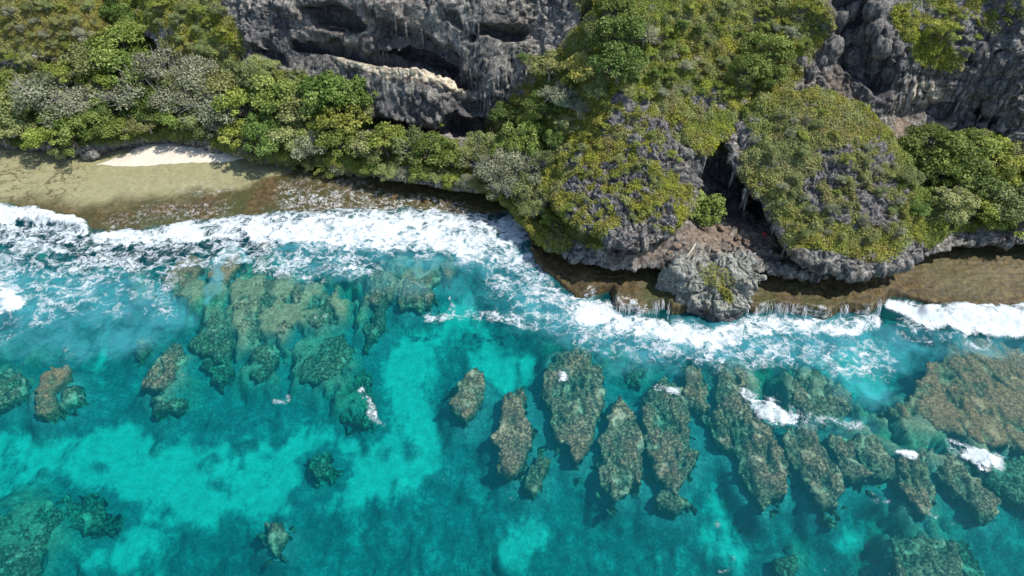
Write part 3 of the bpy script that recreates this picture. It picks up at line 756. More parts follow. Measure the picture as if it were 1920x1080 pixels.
obj('rock_shelf', mesh_np('rock_shelf', V, F, SHELF, A), kind='structure', label='brown algae covered rock shelf at the foot of the overhang')

def flat_left(x, y, d, q):
    px, py = proj(np.stack([x, y, 0 * x], -1))
    wob = fbm(q, 3.5, 4, 640) * 16
    out = strokes(px, py + wob, [(1.0, [(-100, 300, 90), (60, 318, 62), (200, 335, 52), (330, 330, 42), (450, 318, 32), (530, 315, 18)])], 0.35)
    z = 0.10 + 0.10 * out + 0.14 * fbm(q, 2.0, 4, 630) + 0.10 * fbm(q, 0.7, 3, 631, 0.6, ridge=True) * (1 - out)
    z += 0.5 * sstep(4, 12, d) * (1 - out) 
    z = np.where(px > 560, z + 0.12, z)
    green = strokes(px, py, [(0.9, [(250, 420, 40), (480, 385, 40)])], 0.5)
    crack = strokes(px, py, [(1.0, [(20, 350, 60), (90, 370, 50), (130, 330, 30)])], 0.5)
    wash = strokes(px + wob * 0.6, py + wob * 0.5, [(0.34, [(210, 425, 22), (300, 400, 24), (420, 395, 24)]), (0.42, [(540, 375, 30), (640, 378, 30), (740, 384, 24), (860, 392, 20)]), (0.3, [(560, 345, 24), (700, 350, 20)]), (0.3, [(340, 365, 16), (430, 352, 12)])], 0.8)
    green = np.maximum(green, 0.62 * (1 - out))
    return z, dict(pale=out, green=green, crack=crack, wash=wash)
V, F, A = mound([(-400, 400), (-100, 405), (0, 384), (40, 398), (120, 412), (150, 436), (200, 440), (330, 424), (500, 407), (640, 400), (760, 396), (880, 408), (950, 402), (1000, 440), (1020, 360), (800, 260), (440, 225), (-400, 225)],
                0.0, 0.15, flat_left, -2.6, (-1.5, 1.0), 1.0, 650)
obj('reef_flat', mesh_np('reef_flat', V, F, SHELF, A), kind='structure', label='olive tan reef flat with dark cracked outer edge below the beach')

def beach_top(x, y, d, q):
    return 0.35 + 0.13 * np.clip(d, 0, 6) + 0.08 * fbm(q, 2.5, 3, 660), {}
V, F, A = mound([(180, 306), (240, 285), (270, 262), (330, 255), (400, 256), (440, 268), (462, 290), (430, 298), (330, 303), (240, 307)], 0.5, 0.16, beach_top, -0.1, (-0.9, 0.3), 0.5, 670)
obj('beach', mesh_np('beach', V, F, SAND, A), kind='structure', label='small pale sand beach below the trees')

REEFS = [
 ([(870,700),(893,690),(908,705),(910,735),(898,755),(888,775),(875,790),(858,782),(848,760),(850,735)], -0.35, 0.15, 0, 'small straw coloured reef spur standing alone, leftmost of the finger row'),
 ([(975,725),(990,740),(992,770),(1003,800),(1000,830),(990,870),(975,888),(955,890),(940,870),(932,840),(920,820),(930,790),(938,755),(955,730)], -0.35, 0.05, 0, 'slim greenish reef finger with a brown rounded tip, beside the small lone spur'),
 ([(1010,845),(1028,855),(1030,880),(1015,905),(995,912),(978,900),(990,885),(1000,860)], -0.7, 0, 0, 'small green reef knob curling off the tip of the slim finger'),
 ([(1060,655),(1095,652),(1130,680),(1137,730),(1125,760),(1120,800),(1110,835),(1085,870),(1070,860),(1065,835),(1040,830),(1028,790),(1022,740),(1015,715),(1035,670)], -0.4, 0, 0, 'broad reef finger split into two tips with a white foam dab on top'),
 ([(1160,742),(1190,765),(1198,810),(1212,880),(1203,912),(1182,895),(1172,918),(1158,930),(1130,912),(1122,870),(1127,830),(1135,780)], -0.35, 0, 0, 'pointed reef finger with an orange tinted tip, between the twin-tipped and the wide mottled ones'),
 ([(1210,735),(1250,705),(1280,730),(1290,760),(1300,800),(1315,850),(1300,880),(1285,890),(1283,935),(1255,915),(1235,885),(1215,840),(1205,790)], -0.35, 0, 0, 'wide mottled grey-green reef finger with a foam streak at its head'),
 ([(1240,920),(1275,920),(1295,945),(1265,962),(1230,950)], -0.9, 0, 0, 'small sunken green reef knob just below the wide mottled finger'),
 ([(1285,680),(1310,680),(1325,710),(1328,760),(1315,770),(1295,760),(1280,735),(1278,700)], -0.35, 0.1, 0, 'short narrow reef lobe between the foam and the wide mottled finger'),
 ([(1320,780),(1350,755),(1368,790),(1375,845),(1345,832),(1333,800)], -0.4, 0, 0, 'stubby reef lobe tucked against the left side of the longest finger'),
 ([(1345,690),(1375,670),(1405,700),(1410,745),(1440,790),(1455,820),(1478,870),(1472,920),(1440,948),(1420,935),(1395,895),(1380,850),(1370,790),(1345,750)], -0.35, 0, 0, 'longest reef finger, reaching from the foam past the white breaker'),
 ([(1475,810),(1500,790),(1530,800),(1560,850),(1578,890),(1580,925),(1562,958),(1540,945),(1520,905),(1490,865)], -0.35, 0, 0, 'slanting reef finger below the white breaker with a bright olive tip'),
 ([(1485,705),(1530,690),(1580,720),(1605,765),(1570,800),(1520,785),(1480,750)], -0.5, 0, 0, 'hazy round reef mass behind the white breaker'),
 ([(1555,815),(1590,820),(1612,850),(1632,895),(1605,898),(1580,880),(1562,850)], -0.5, 0, 0, 'narrow reef finger with a small orange patch at its tip'),
 ([(1600,800),(1640,815),(1680,855),(1683,895),(1660,905),(1640,890),(1615,850)], -0.5, 0, 0, 'rounded reef finger between the orange-tipped one and the foam-capped one'),
 ([(1690,850),(1735,850),(1755,900),(1760,940),(1740,962),(1700,940),(1680,910),(1682,870)], -0.4, 0, 0, 'thick reef finger capped by a small patch of foam'),
 ([(1740,845),(1780,850),(1830,890),(1885,940),(1885,965),(1850,970),(1800,930),(1770,895)], -0.45, 0, 0, 'long diagonal reef finger pointing to the lower right corner'),
 ([(1800,875),(1930,850),(2000,900),(1960,960),(1890,930),(1840,900)], -1.2, 0, 0, 'sunken green reef bank below the small oval breaker'),
 ([(1770,640),(1830,632),(1920,655),(2100,670),(2100,870),(1920,850),(1850,832),(1780,800),(1700,790),(1665,770),(1700,740),(1740,700)], -0.2, 0.35, 0, 'large flat golden brown reef plate below the right-hand breaking wave'),
 ([(1680,1000),(1720,1005),(1760,1000),(1800,1030),(1815,1080),(1830,1130),(1670,1130),(1678,1050)], -1.0, 0, 0, 'ridged green reef at the bottom edge below the long diagonal finger'),
 ([(1780,1005),(1810,1005),(1830,1040),(1860,1110),(1825,1110),(1797,1040)], -1.8, 0, 0, 'deep narrow reef ridge alongside the ridged reef at the bottom edge'),
 ([(90,690),(125,685),(128,700),(105,720),(75,742),(60,740),(70,710)], -0.1, 0.55, 0, 'orange-brown coral head breaking the surface near the left edge'),
 ([(65,740),(98,735),(98,760),(80,775),(62,770)], -0.3, 0.3, 0, 'pale brown coral knob just below the orange-brown head'),
 ([(115,725),(150,720),(145,745),(115,765)], -0.9, 0, 0, 'blurred grey-green coral knob right of the orange-brown head'),
 ([(-40,700),(20,690),(45,710),(40,740),(0,765),(-40,770)], -1.0, 0, 0, 'hazy green reef at the left edge beside the orange-brown head'),
 ([(320,640),(340,640),(345,660),(330,700),(300,730),(265,722),(275,700),(295,670)], -0.6, 0, 0, 'slanted olive coral ridge standing alone in blue water'),
 ([(690,520),(700,495),(740,480),(760,490),(755,520),(735,560),(700,568),(682,550)], -0.6, 0.12, 0.3, 'lumpy olive reef with orange spots below the foam, left half of a pair'),
 ([(745,545),(765,500),(810,490),(830,505),(812,540),(810,568),(780,572),(745,572)], -0.4, 0.12, 0.3, 'lumpy olive reef with an orange ring below the foam, right half of a pair'),
 ([(815,490),(850,480),(855,500),(835,520)], -0.5, 0.3, 0, 'small orange-brown coral head at the right tail of the lumpy pair'),
 ([(700,570),(725,570),(722,610),(690,640),(683,610)], -1.3, 0, 0, 'green reef tail trailing seaward from the lumpy pair'),
 ([(-60,980),(40,950),(80,935),(112,945),(100,1000),(75,1050),(60,1110),(-60,1110)], -1.9, 0, 0.5, 'deep mottled green reef in the lower left corner'),
 ([(115,930),(170,925),(205,955),(195,985),(150,1000),(115,985)], -2.6, 0, 0.4, 'dim sunken reef beside the lower left corner reef'),
 ([(497,985),(520,980),(535,1000),(530,1025),(505,1030),(490,1010)], -0.7, 0.1, 0, 'single round olive coral head near the bottom edge'),
 ([(392,500),(410,465),(440,455),(450,485),(425,522),(396,530)], 0.0, 0.75, 0, 'rust brown reef rock bare between two blue channels in the foam'),
 ([(487,455),(500,440),(512,450),(505,465),(490,468)], 0.0, 0.9, 0, 'small rust red rock poking through the white foam'),
 ([(330,490),(362,470),(380,480),(372,520),(350,550),(325,545),(300,520)], -0.15, 0.45, 0.3, 'mottled brown reef rock awash left of the blue channel'),
 ([(240,500),(262,495),(275,520),(300,560),(250,565),(238,540)], -0.35, 0.3, 0.4, 'blurred brown reef awash under thin foam'),
 ([(430,535),(480,520),(530,520),(545,545),(520,580),(490,610),(465,640),(440,620),(445,580)], -0.6, 0.1, 0.2, 'broad olive reef patch seaward of the rust brown rock'),
 ([(545,530),(600,525),(640,560),(640,600),(600,615),(560,600),(550,570)], -0.8, 0.08, 0.25, 'broken green reef patch with an olive fringe, right of the broad one'),
 ([(515,600),(535,588),(550,605),(535,628),(515,622)], -0.4, 0.05, 0, 'pale oval coral head in the middle of the reef field'),
 ([(455,690),(475,655),(500,640),(520,655),(505,690),(480,712)], -1.4, 0, 0.3, 'leaf shaped sunken coral ridge at the seaward side of the reef field'),
 ([(560,640),(640,625),(665,650),(640,700),(590,720),(545,700)], -1.5, 0, 0.3, 'dark broken reef patch at the seaward end of the reef field'),
 ([(400,580),(425,575),(440,640),(425,680),(385,670),(350,640),(380,610)], -1.2, 0.05, 0.25, 'scattered dim corals along the left side of the reef field'),
 ([(375,680),(420,660),(430,690),(400,720)], -1.8, 0, 0.3, 'dim coral clump at the lower left of the reef field'),
 ([(285,745),(320,740),(345,750),(330,772),(292,775)], -1.7, 0, 0.2, 'small grey-green coral clump below the slanted olive ridge'),
 ([(250,640),(275,630),(278,648),(258,655)], -0.8, 0.2, 0, 'tiny pale coral knob above the slanted olive ridge'),
 ([(580,860),(610,845),(632,865),(620,890),(590,892)], -2.6, 0, 0, 'dark round coral patch sunk in the bright sand'),
 ([(1180,600+80),(1210,690),(1200,715),(1175,705)], -1.4, 0, 0, 'dim coral knob between the foam and the twin-tipped finger'),
 ([(1460,1040),(1490,1030),(1500,1060),(1480,1085),(1455,1075)], -1.5, 0, 0.2, 'faint sunken reef near the bottom edge left of the ridged reef'),
 ([(640,700),(680,690),(700,740),(690,800),(640,790),(620,740)], -3.0, 0, 0.3, 'dark sunken reef patch with foam flecks beside the bright channel'),
]
# ---- seabed
def wide(lo, hi, n, far): return np.r_[[-far, -far * 0.4, lo - 60], np.linspace(lo, hi, n), [hi + 60, far * 0.4, far]]
SANDS = [
 (1.0, [(-40, 850, 60), (120, 840, 58), (260, 890, 60), (400, 900, 62), (560, 870, 58), (690, 830, 55), (740, 740, 40), (790, 660, 30)]),
 (0.9, [(330, 960, 34), (450, 940, 40), (620, 910, 40), (780, 870, 40), (800, 790, 34)]), (0.75, [(120, 1050, 34), (260, 1030, 40)]), (0.6, [(-20, 920, 40), (100, 910, 30)]),
 (0.8, [(890, 640, 30), (940, 690, 30), (930, 740, 26)]), (0.4, [(900, 940, 26), (960, 920, 20)]), (0.5, [(1320, 830, 22), (1345, 910, 20), (1340, 1000, 22), (1400, 1060, 30)]),
 (0.45, [(1520, 980, 30), (1600, 1000, 26)]), (0.5, [(1000, 680, 20), (1000, 760, 18)]), (0.4, [(1800, 1000, 50)]), (0.4, [(880, 1050, 30), (1000, 1000, 30)]), (0.5, [(180, 700, 26), (200, 650, 20)]),
 (0.8, [(850, 600, 50), (760, 640, 30)]), (0.7, [(390, 560, 12), (410, 500, 12), (400, 620, 14), (430, 600, 12)]), (0.5, [(1900, 1000, 50)]), (0.8, [(1100, 620, 40)]), (0.6, [(1580, 700, 40), (1650, 750, 20)]),
]
DARK_CORAL = [  # dark coral heads scattered over the sand
 (1.0, [(607, 870, 20)]), (1.0, [(560, 935, 26), (600, 925, 18)]), (0.9, [(725, 850, 15)]), (0.9, [(690, 842, 10)]), (0.9, [(410, 915, 14)]), (0.9, [(455, 845, 14), (470, 835, 12)]), (0.8, [(405, 865, 12), (390, 880, 12)]),
 (0.8, [(190, 875, 12)]), (0.8, [(165, 810, 14), (195, 800, 12)]), (0.8, [(260, 960, 13)]), (0.8, [(310, 960, 14)]), (0.7, [(80, 885, 12)]), (0.9, [(770, 850, 14)]), (0.9, [(800, 905, 12)]), (0.7, [(860, 830, 18)]), (0.7, [(740, 905, 10)]),
 (0.8, [(330, 810, 12), (300, 850, 10)]), (0.6, [(270, 855, 8)]), (0.8, [(520, 830, 16), (540, 800, 12)]), (0.7, [(380, 830, 16)]),
]
bx = wide(-105, 95, 620, 1600); by = np.r_[[-1600, -500, -60], np.linspace(18, 112, 330), [160, 500, 1600]]
BX, BY = np.meshgrid(bx, by, indexing='ij')
q = np.stack([BX.ravel(), BY.ravel(), np.zeros(BX.size)], -1)
# the reef grooves run out from the shore, fanning: noise stretched along them
gr = np.stack([q[:, 0] - 0.15 * q[:, 1] * np.sign(q[:, 0]), q[:, 1] * 0.32, q[:, 2]], -1)
zb = -4.2 + 0 * q[:, 0]
Pq = np.stack([q[:, 0], q[:, 1], zb], -1)
spx, spy = proj(Pq)
w1 = fbm(q, 5.0, 4, 700) * 26; w2 = fbm(q, 5.0, 4, 710) * 22
sand = strokes(spx + w1, spy + w2, SANDS, 0.95)
sand = np.clip(1.0 * sand + 0.95 * (0.35 + 0.65 * sand) * fbm(gr, 1.9, 5, 720, 0.6) + 0.35 * fbm(gr, 6.0, 2, 722) + 0.05, 0, 1)
hd = strokes(spx + w1 * 0.8, spy + w2 * 0.8, DARK_CORAL, 0.8)
sand *= 1 - 0.85 * hd
rf = 1 - sand
near = sstep(30, 60, spy * 0 + q[:, 1])
zb = zb + rf * (0.9 * (1 - worley(q, 2.2, 730) * 1.1) + 0.5 * fbm(q, 0.9, 3, 740, 0.6, ridge=True)) + 0.5 * hd - 1.0 * rf * sstep(0.2, -0.4, fbm(q, 9, 3, 750))
zb -= 1.6 * sstep(900, 1100, spy) * sstep(0.6, 0.1, sand)
coral = 0 * q[:, 0]
for pl, zt, br, gp, lab in REEFS:
    W2 = pt_z([p_[0] for p_ in pl], [p_[1] for p_ in pl], zt)[:, :2]
    lo = W2.min(0) - 4; hi = W2.max(0) + 4
    m = (q[:, 0] > lo[0]) & (q[:, 0] < hi[0]) & (q[:, 1] > lo[1]) & (q[:, 1] < hi[1])
    if not m.any(): continue
    dd = poly_sd(q[m, 0] + 0.8 * fbm(q[m], 2, 3, 760), q[m, 1] + 0.8 * fbm(q[m], 2, 3, 761), W2)
    k = sstep(-3.2, -0.2, dd)
    zb[m] = np.maximum(zb[m], zb[m] + (min(zt, 0) - 1.75 - zb[m]) * sstep(-2.6, 0.0, dd))
    sand[m] *= 1 - 0.9 * k
field = strokes(spx + w1 * 0.6, spy + w2 * 0.6, [(1.0, [(400, 590, 60), (480, 600, 95), (580, 580, 85), (660, 590, 50)]), (0.9, [(700, 560, 60), (800, 520, 40)]), (0.85, [(1360, 720, 40), (1480, 750, 50), (1620, 815, 50), (1760, 870, 50), (1900, 890, 60)]), (0.6, [(1050, 660, 40), (1200, 700, 40)]), (0.8, [(470, 690, 50), (600, 690, 60), (660, 760, 40)]), (0.6, [(340, 700, 40), (330, 760, 40)]), (0.8, [(60, 1010, 90)]), (0.7, [(60, 700, 70)]), (0.6, [(1700, 1040, 90)]), (0.6, [(1480, 1050, 40)])], 0.6)
fl = sstep(-0.12, 0.16, fbm(q * np.array([1.3, 0.7, 1]), 1.7, 5, 770, 0.6) + 0.10)
coral = field * fl
zb = zb + coral * (2.0 + 0.5 * (0.6 - worley(q, 0.9, 771)))
sand *= 1 - coral
zb = np.minimum(zb, -0.45)
zb = zb + sstep(68, 80, q[:, 1] + 0.12 * q[:, 0]) * 1.6
zb = np.minimum(zb, -0.3 + sstep(84, 92, q[:, 1]) * 0.2)
obj('seabed', mesh_np('seabed', np.stack([q[:, 0], q[:, 1], zb], -1), grid_faces(*BX.shape), SEABED, dict(sand=sand, coral=coral)), kind='structure', label='sandy seabed with dark coral patches under clear water')

# ---- sea surface
FOAM = [
 (1.0, [(-60, 400, 26), (20, 404, 20), (90, 408, 16), (130, 412, 16), (160, 428, 10)]), (0.62, [(-40, 450, 50), (70, 450, 40), (150, 450, 30)]),
 (0.90, [(185, 448, 12), (300, 441, 19), (420, 430, 22), (520, 430, 32), (600, 434, 40), (700, 434, 46), (800, 434, 46), (900, 440, 42), (962, 436, 34)]),
 (0.56, [(-40, 510, 70), (100, 510, 60), (220, 490, 50), (330, 470, 36), (450, 470, 36), (560, 480, 50), (680, 480, 40)]),
 (0.42, [(60, 560, 50), (180, 560, 46), (300, 520, 40), (300, 590, 26)]),
 (0.62, [(880, 470, 36), (960, 480, 36), (990, 500, 34)]), (0.72, [(985, 490, 22), (1010, 530, 26), (1050, 565, 22), (1100, 580, 26)]), (0.95, [(1090, 590, 18), (1130, 590, 22), (1170, 612, 18)]),
 (0.85, [(1150, 610, 20), (1220, 614, 22), (1290, 628, 22), (1330, 640, 22), (1400, 620, 26), (1440, 612, 20), (1500, 614, 18), (1570, 616, 18), (1640, 606, 16)]),
 (0.50, [(960, 520, 60), (1040, 600, 36), (1180, 640, 36), (1320, 660, 40), (1460, 650, 46), (1580, 640, 46), (1660, 680, 36), (1580, 690, 26)]),
 (0.95, [(1668, 572, 12), (1700, 580, 16), (1750, 598, 22)]), (1.1, [(1740, 590, 16), (1800, 600, 26), (1880, 602, 30), (2000, 600, 34)]), (0.42, [(1700, 620, 26), (1850, 640, 20)]),
 (0.95, [(-30, 565, 30), (8, 566, 28), (30, 570, 16)]), (0.5, [(-20, 540, 30), (40, 560, 26), (60, 600, 22)]), (0.38, [(0, 610, 40)]),
 (0.88, [(1418, 758, 15), (1450, 776, 22), (1488, 788, 14)]), (0.5, [(1400, 735, 12), (1440, 765, 26), (1500, 790, 22)]), (0.5, [(1500, 775, 10), (1560, 790, 10), (1620, 800, 8)]),
 (0.9, [(1808, 848, 10), (1840, 858, 18), (1862, 864, 11)]), (0.5, [(1780, 835, 10), (1830, 852, 20), (1870, 868, 16)]), (0.55, [(1772, 826, 6), (1800, 838, 8)]),
 (0.8, [(1054, 706, 11)]), (0.6, [(1236, 730, 8), (1265, 733, 8)]), (0.75, [(1690, 850, 8), (1712, 854, 9)]),
 (0.55, [(678, 730, 7), (690, 752, 9), (700, 785, 9), (716, 796, 6)]), (0.66, [(840, 560, 6), (846, 582, 12), (836, 590, 8)]),
 (0.50, [(800, 595, 10), (870, 592, 10), (950, 598, 12), (1000, 610, 14)]), (0.5, [(560, 372, 26), (640, 378, 26), (720, 384, 18), (800, 388, 16), (860, 392, 12)]), (0.42, [(240, 395, 10), (300, 385, 8), (380, 395, 12), (460, 385, 12)]),
 (0.34, [(1326, 930, 7), (1335, 960, 8), (1345, 1000, 7)]), (0.4, [(1730, 950, 6), (1755, 962, 8)]), (0.35, [(1640, 935, 8), (1660, 938, 8)]), (0.33, [(1380, 1040, 8), (1350, 1070, 8)]),
 (0.36, [(960, 940, 6)]), (0.45, [(520, 752, 10), (540, 748, 8)]), (0.40, [(340, 700, 8)]), (0.36, [(560, 585, 14), (600, 590, 10)]), (0.34, [(130, 670, 20)]),
]
AER = [
 (0.75, [(-40, 560, 80), (100, 570, 70), (240, 560, 60), (330, 590, 40)]), (0.6, [(-30, 640, 50), (120, 640, 40), (270, 625, 40)]), (0.75, [(390, 560, 12), (405, 500, 12), (440, 470, 10), (460, 490, 8)]),
 (0.7, [(560, 470, 60), (700, 470, 50), (860, 470, 50), (960, 500, 60)]), (0.8, [(1000, 560, 60), (1100, 620, 46), (1250, 640, 46), (1400, 640, 50), (1560, 640, 60), (1680, 660, 50)]),
 (0.65, [(1580, 690, 50), (1640, 740, 36)]), (0.6, [(1720, 640, 30), (1850, 650, 26), (1960, 650, 30)]), (0.45, [(700, 520, 40), (850, 500, 50), (880, 560, 50)]), (0.5, [(1260, 680, 40), (1150, 680, 30)]), (0.4, [(1520, 790, 20), (1640, 800, 20)]),
]
wx = wide(-100, 92, 800, 1600); wy = np.r_[[-1600, -500, -60], np.linspace(20, 104, 560), [140]]
WX, WY = np.meshgrid(wx, wy, indexing='ij')
q = np.stack([WX.ravel(), WY.ravel(), np.zeros(WX.size)], -1)
spx, spy = proj(q)
w1 = fbm(q, 2.4, 4, 800, 0.6) * 12; w2 = fbm(q, 2.4, 4, 810, 0.6) * 9
foam = np.zeros(len(q))
for st in FOAM:
    foam = np.maximum(foam, strokes(spx + w1, spy + w2, [st], 0.55))
aer = strokes(spx + w1 * 2, spy + w2 * 2, AER, 0.7)
inview = sstep(140, 100, np.abs(q[:, 0])) * sstep(10, 22, q[:, 1])
zs = 0.05 * fbm(q * np.array([0.8, 1.3, 1]), 4.0, 4, 820) * inview
zs += foam * (0.10 + 0.22 * np.maximum(fbm(q, 1.1, 4, 830, 0.6), -0.3))
crest = strokes(spx + w1, spy + w2, [(0.9, [(-60, 402, 16), (90, 408, 12), (160, 428, 8)]), (0.35, [(300, 436, 10), (600, 420, 18), (900, 425, 20)]), (0.9, [(1740, 584, 10), (1820, 590, 14), (2000, 592, 16)]), (0.6, [(10, 560, 24)]), (0.5, [(1440, 770, 18)]), (0.4, [(1840, 856, 16)])], 0.8)
zs += crest * 0.9
obj('sea', mesh_np('sea', np.stack([q[:, 0], q[:, 1], zs], -1), grid_faces(*WX.shape), SEA, dict(foam=foam, aer=aer)), kind='structure', label='clear turquoise sea with white foam breaking along the shore')

# ---- coral reefs
def coral_top(ztop, lump=0.55, brown=0.0, gaps=0.0, seed=0):
    def fn(x, y, d, q):
        wq = q + 0.25 * np.stack([fbm(q, 0.8, 2, 960), fbm(q, 0.8, 2, 961), 0 * x], -1)
        z = ztop + 0.30 * fbm(q, 2.4, 3, 900 + seed) + 0.45 * fbm(q, 5.0, 2, 905 + seed) + 0.30 * (0.6 - worley(wq, 0.75, 910 + seed)) + 0.16 * (0.5 - worley(wq, 0.33, 915 + seed)) + 0.12 * fbm(q, 0.5, 3, 920 + seed, 0.6)
        z -= 0.50 * sstep(0.05, 0.4, fbm(q * np.array([1.3, 0.7, 1]), 1.7, 4, 970 + seed, 0.6))
        g1, g2, _ = worley(q * np.array([1.5, 0.5, 1]) + 0.5 * np.stack([fbm(q, 2, 3, 962), 0 * x, 0 * x], -1), 2.8, 930 + seed, True)
        z -= 0.55 * (1 - sstep(0.0, 0.14, g2 - g1)) * sstep(-0.1, 0.25, fbm(q, 2.5, 3, 963 + seed))
        z -= 0.35 * sstep(1.2, 0.0, d)
        if gaps: z -= gaps * sstep(0.0, 0.35, fbm(q, 2.4, 4, 940 + seed))
        return np.minimum(z + 0.15, -0.12 + 0.04 * fbm(q, 0.7, 2, 950)) if brown < 0.7 else z, dict(brown=np.full(len(x), brown) if brown else 0 * x)
    return fn
for i, (pl, zt, br, gp, lab) in enumerate(REEFS):
    m = CORALB if br >= 0.3 else CORAL
    V, F, A = mound(pl, min(zt, 0), 0.15 if len(pl) < 14 or i != 17 else 0.18, coral_top(zt, brown=br * 0.8, gaps=gp, seed=i * 7), max(-4.2, min(zt, 0) - 2.0), (-0.35, 0.45), 1.7 if i == 17 else 1.15, 1000 + i * 9, under=0.8, infl=0.35)
    A['brown'] = np.clip(A['brown'], 0, 1)
    c = V.mean(0); c[2] = -4.6
    obj('coral_reef', mesh_np('coral_reef', V - c, F, m, A), label=lab, cat='coral reef', group='coral reef spurs and heads in the lagoon', loc=c)

# ------------------------------------------------------------------ ground to stand things on
_v = []; _f = []; off = 0
for V, F, A in ROCKS:
    _v.append(V); _f.append(F + off); off += len(V)
BV = BVHTree.FromPolygons(np.concatenate(_v).tolist(), np.concatenate(_f).tolist())
def cast(px, py):
    u = (540 - py) / FPX; xx = (px - 960) / FPX
    d = Vector((xx, CS + u * SN, -SN + u * CS)).normalized()
    h = BV.ray_cast(Vector((0, 0, CAM_H)), d)
    if h[0] is None: return None, None
    if h[0].z < 0.2:
        t = -(CAM_H - 0.5) / d.z
        return Vector((0, 0, CAM_H)) + d * t, Vector((0, 0, 1))
    return h[0], h[1]

# ------------------------------------------------------------------ low ground cover (nobody could count it)
def cover_colour(P, px, py):
    n = len(P)
    olive = np.array([0.165, 0.165, 0.028]); green = np.array([0.075, 0.135, 0.022]); grey = np.array([0.17, 0.19, 0.085]); brown = np.array([0.16, 0.125, 0.035]); lime = np.array([0.20, 0.22, 0.02])
    a = fbm(P, 5.0, 3, 1200); b = fbm(P, 2.0, 3, 1210); c = fbm(P, 9.0, 3, 1220)
    col = np.tile(olive, (n, 1))
    def bl(m, cc): 
        nonlocal col
        col = col * (1 - m[:, None]) + cc * m[:, None]
    bl(sstep(-0.05, 0.35, a) * 0.55, green); bl(sstep(0.0, 0.35, b) * 0.65, grey); bl(sstep(0.1, 0.45, c) * 0.5, brown); bl(sstep(0.15, 0.5, -b) * 0.6, lime)
    bl(strokes(px, py, [(0.7, [(60, 40, 60), (160, 60, 60)])], 0.6), np.array([0.17, 0.145, 0.045]))
    bl(strokes(px, py, [(0.55, [(60, 220, 90), (350, 220, 90), (640, 230, 80)]), (0.6, [(1740, 320, 70), (1850, 380, 70)])], 0.5), green)
    bl(strokes(px, py, [(0.6, [(1500, 300, 90), (1620, 360, 80)])], 0.6), np.array([0.155, 0.165, 0.085]))
    rust = sstep(0.25, 0.5, fbm(P, 1.2, 3, 1230)); bl(rust * 0.5, np.array([0.15, 0.10, 0.05])); dkg = sstep(0.2, 0.5, fbm(P, 1.0, 3, 1240)); bl(dkg * 0.6, np.array([0.06, 0.075, 0.02]))
    bl(strokes(px, py, [(0.5, [(1690, 40, 30), (1760, 100, 50)])], 0.6), lime)
    return col
acc_v, acc_f, acc_c = [], [], []
off = 0
for V, F, A in ROCKS:
    if len(F) < 10: continue
    fc = V[F].mean(1)
    px, py = proj(fc)
    wv = A['veg'][F].mean(1)
    e1 = V[F[:, 2]] - V[F[:, 0]]; e2 = V[F[:, 3]] - V[F[:, 1]]
    nn = np.cross(e1, e2); ar = 0.5 * np.linalg.norm(nn, axis=1); nn /= (2 * ar[:, None] + 1e-12)
    nn *= np.sign(nn[:, 2:3] + 0.15)
    vis = (px > -60) & (px < 1980) & (py > -60) & (py < 620)
    wgt = ar * np.where(wv > 0.3, wv, 0) * vis
    N = int(wgt.sum() * 95)
    pick = RNG.choice(len(F), N, p=wgt / wgt.sum())
    r1 = RNG.random((N, 1)); r2 = RNG.random((N, 1))
    P = V[F[pick, 0]] * (1 - r1) * (1 - r2) + V[F[pick, 1]] * r1 * (1 - r2) + V[F[pick, 2]] * r1 * r2 + V[F[pick, 3]] * (1 - r1) * r2
    Nn = nn[pick]
    px, py = proj(P)
    col = cover_colour(P, px, py)
    col *= 1.6 * (0.5 + 1.0 * RNG.random((N, 1)))
    # each sprig: 2 leaf diamonds
    for k in range(2):
        dirv = RNG.normal(size=(N, 3)); dirv -= 0.75 * (dirv * Nn).sum(1, keepdims=True) * Nn; dirv += Nn * 0.35
        dirv /= np.linalg.norm(dirv, axis=1, keepdims=True)
        side = np.cross(dirv, Nn + np.array([0.25, 0, 0.5]) + RNG.normal(size=(N, 3)) * 0.35); side /= np.linalg.norm(side, axis=1, keepdims=True) + 1e-9
        L = (0.10 + 0.15 * RNG.random((N, 1))); wd = L * 0.36
        base = P + RNG.normal(size=(N, 3)) * 0.10 + Nn * 0.03
        q4 = np.stack([base, base + dirv * L * 0.5 + side * wd, base + dirv * L, base + dirv * L * 0.5 - side * wd], 1)
        acc_v.append(q4.reshape(-1, 3)); acc_f.append(np.arange(4 * N).reshape(-1, 4) + off); off += 4 * N
        acc_c.append(np.repeat(col * (0.9 + 0.2 * RNG.random((N, 1))), 4, 0))
V = np.concatenate(acc_v); F = np.concatenate(acc_f); Cc = np.concatenate(acc_c)

obj('ground_cover', mesh_np('ground_cover', V, F, COVER, dict(col=Cc), smooth=False), kind='stuff', label='low olive and green shrubby ground cover on the cliff slopes')

# ------------------------------------------------------------------ trees
LEAF = {
 'G': mat_leaf('bright_leaf', (0.055, 0.09, 0.016), (0.155, 0.22, 0.04), (0.3, 0.36, 0.1), 0.04),
 'D': mat_leaf('deep_green_leaf', (0.04, 0.07, 0.014), (0.1, 0.16, 0.032), (0.2, 0.26, 0.07), 0.03),
 'O': mat_leaf('olive_leaf', (0.07, 0.088, 0.026), (0.2, 0.232, 0.068), (0.36, 0.385, 0.16), 0.04),
 'Y': mat_leaf('yellow_green_leaf', (0.08, 0.11, 0.014), (0.225, 0.275, 0.045), (0.4, 0.43, 0.1), 0.03),
 'S': mat_leaf('silver_leaf', (0.081, 0.088, 0.047), (0.216, 0.236, 0.129), (0.405, 0.419, 0.283), 0.03),
 'P': mat_leaf('straw_leaf', (0.168, 0.152, 0.034), (0.473, 0.431, 0.101), (0.600, 0.600, 0.219), 0.03),
}
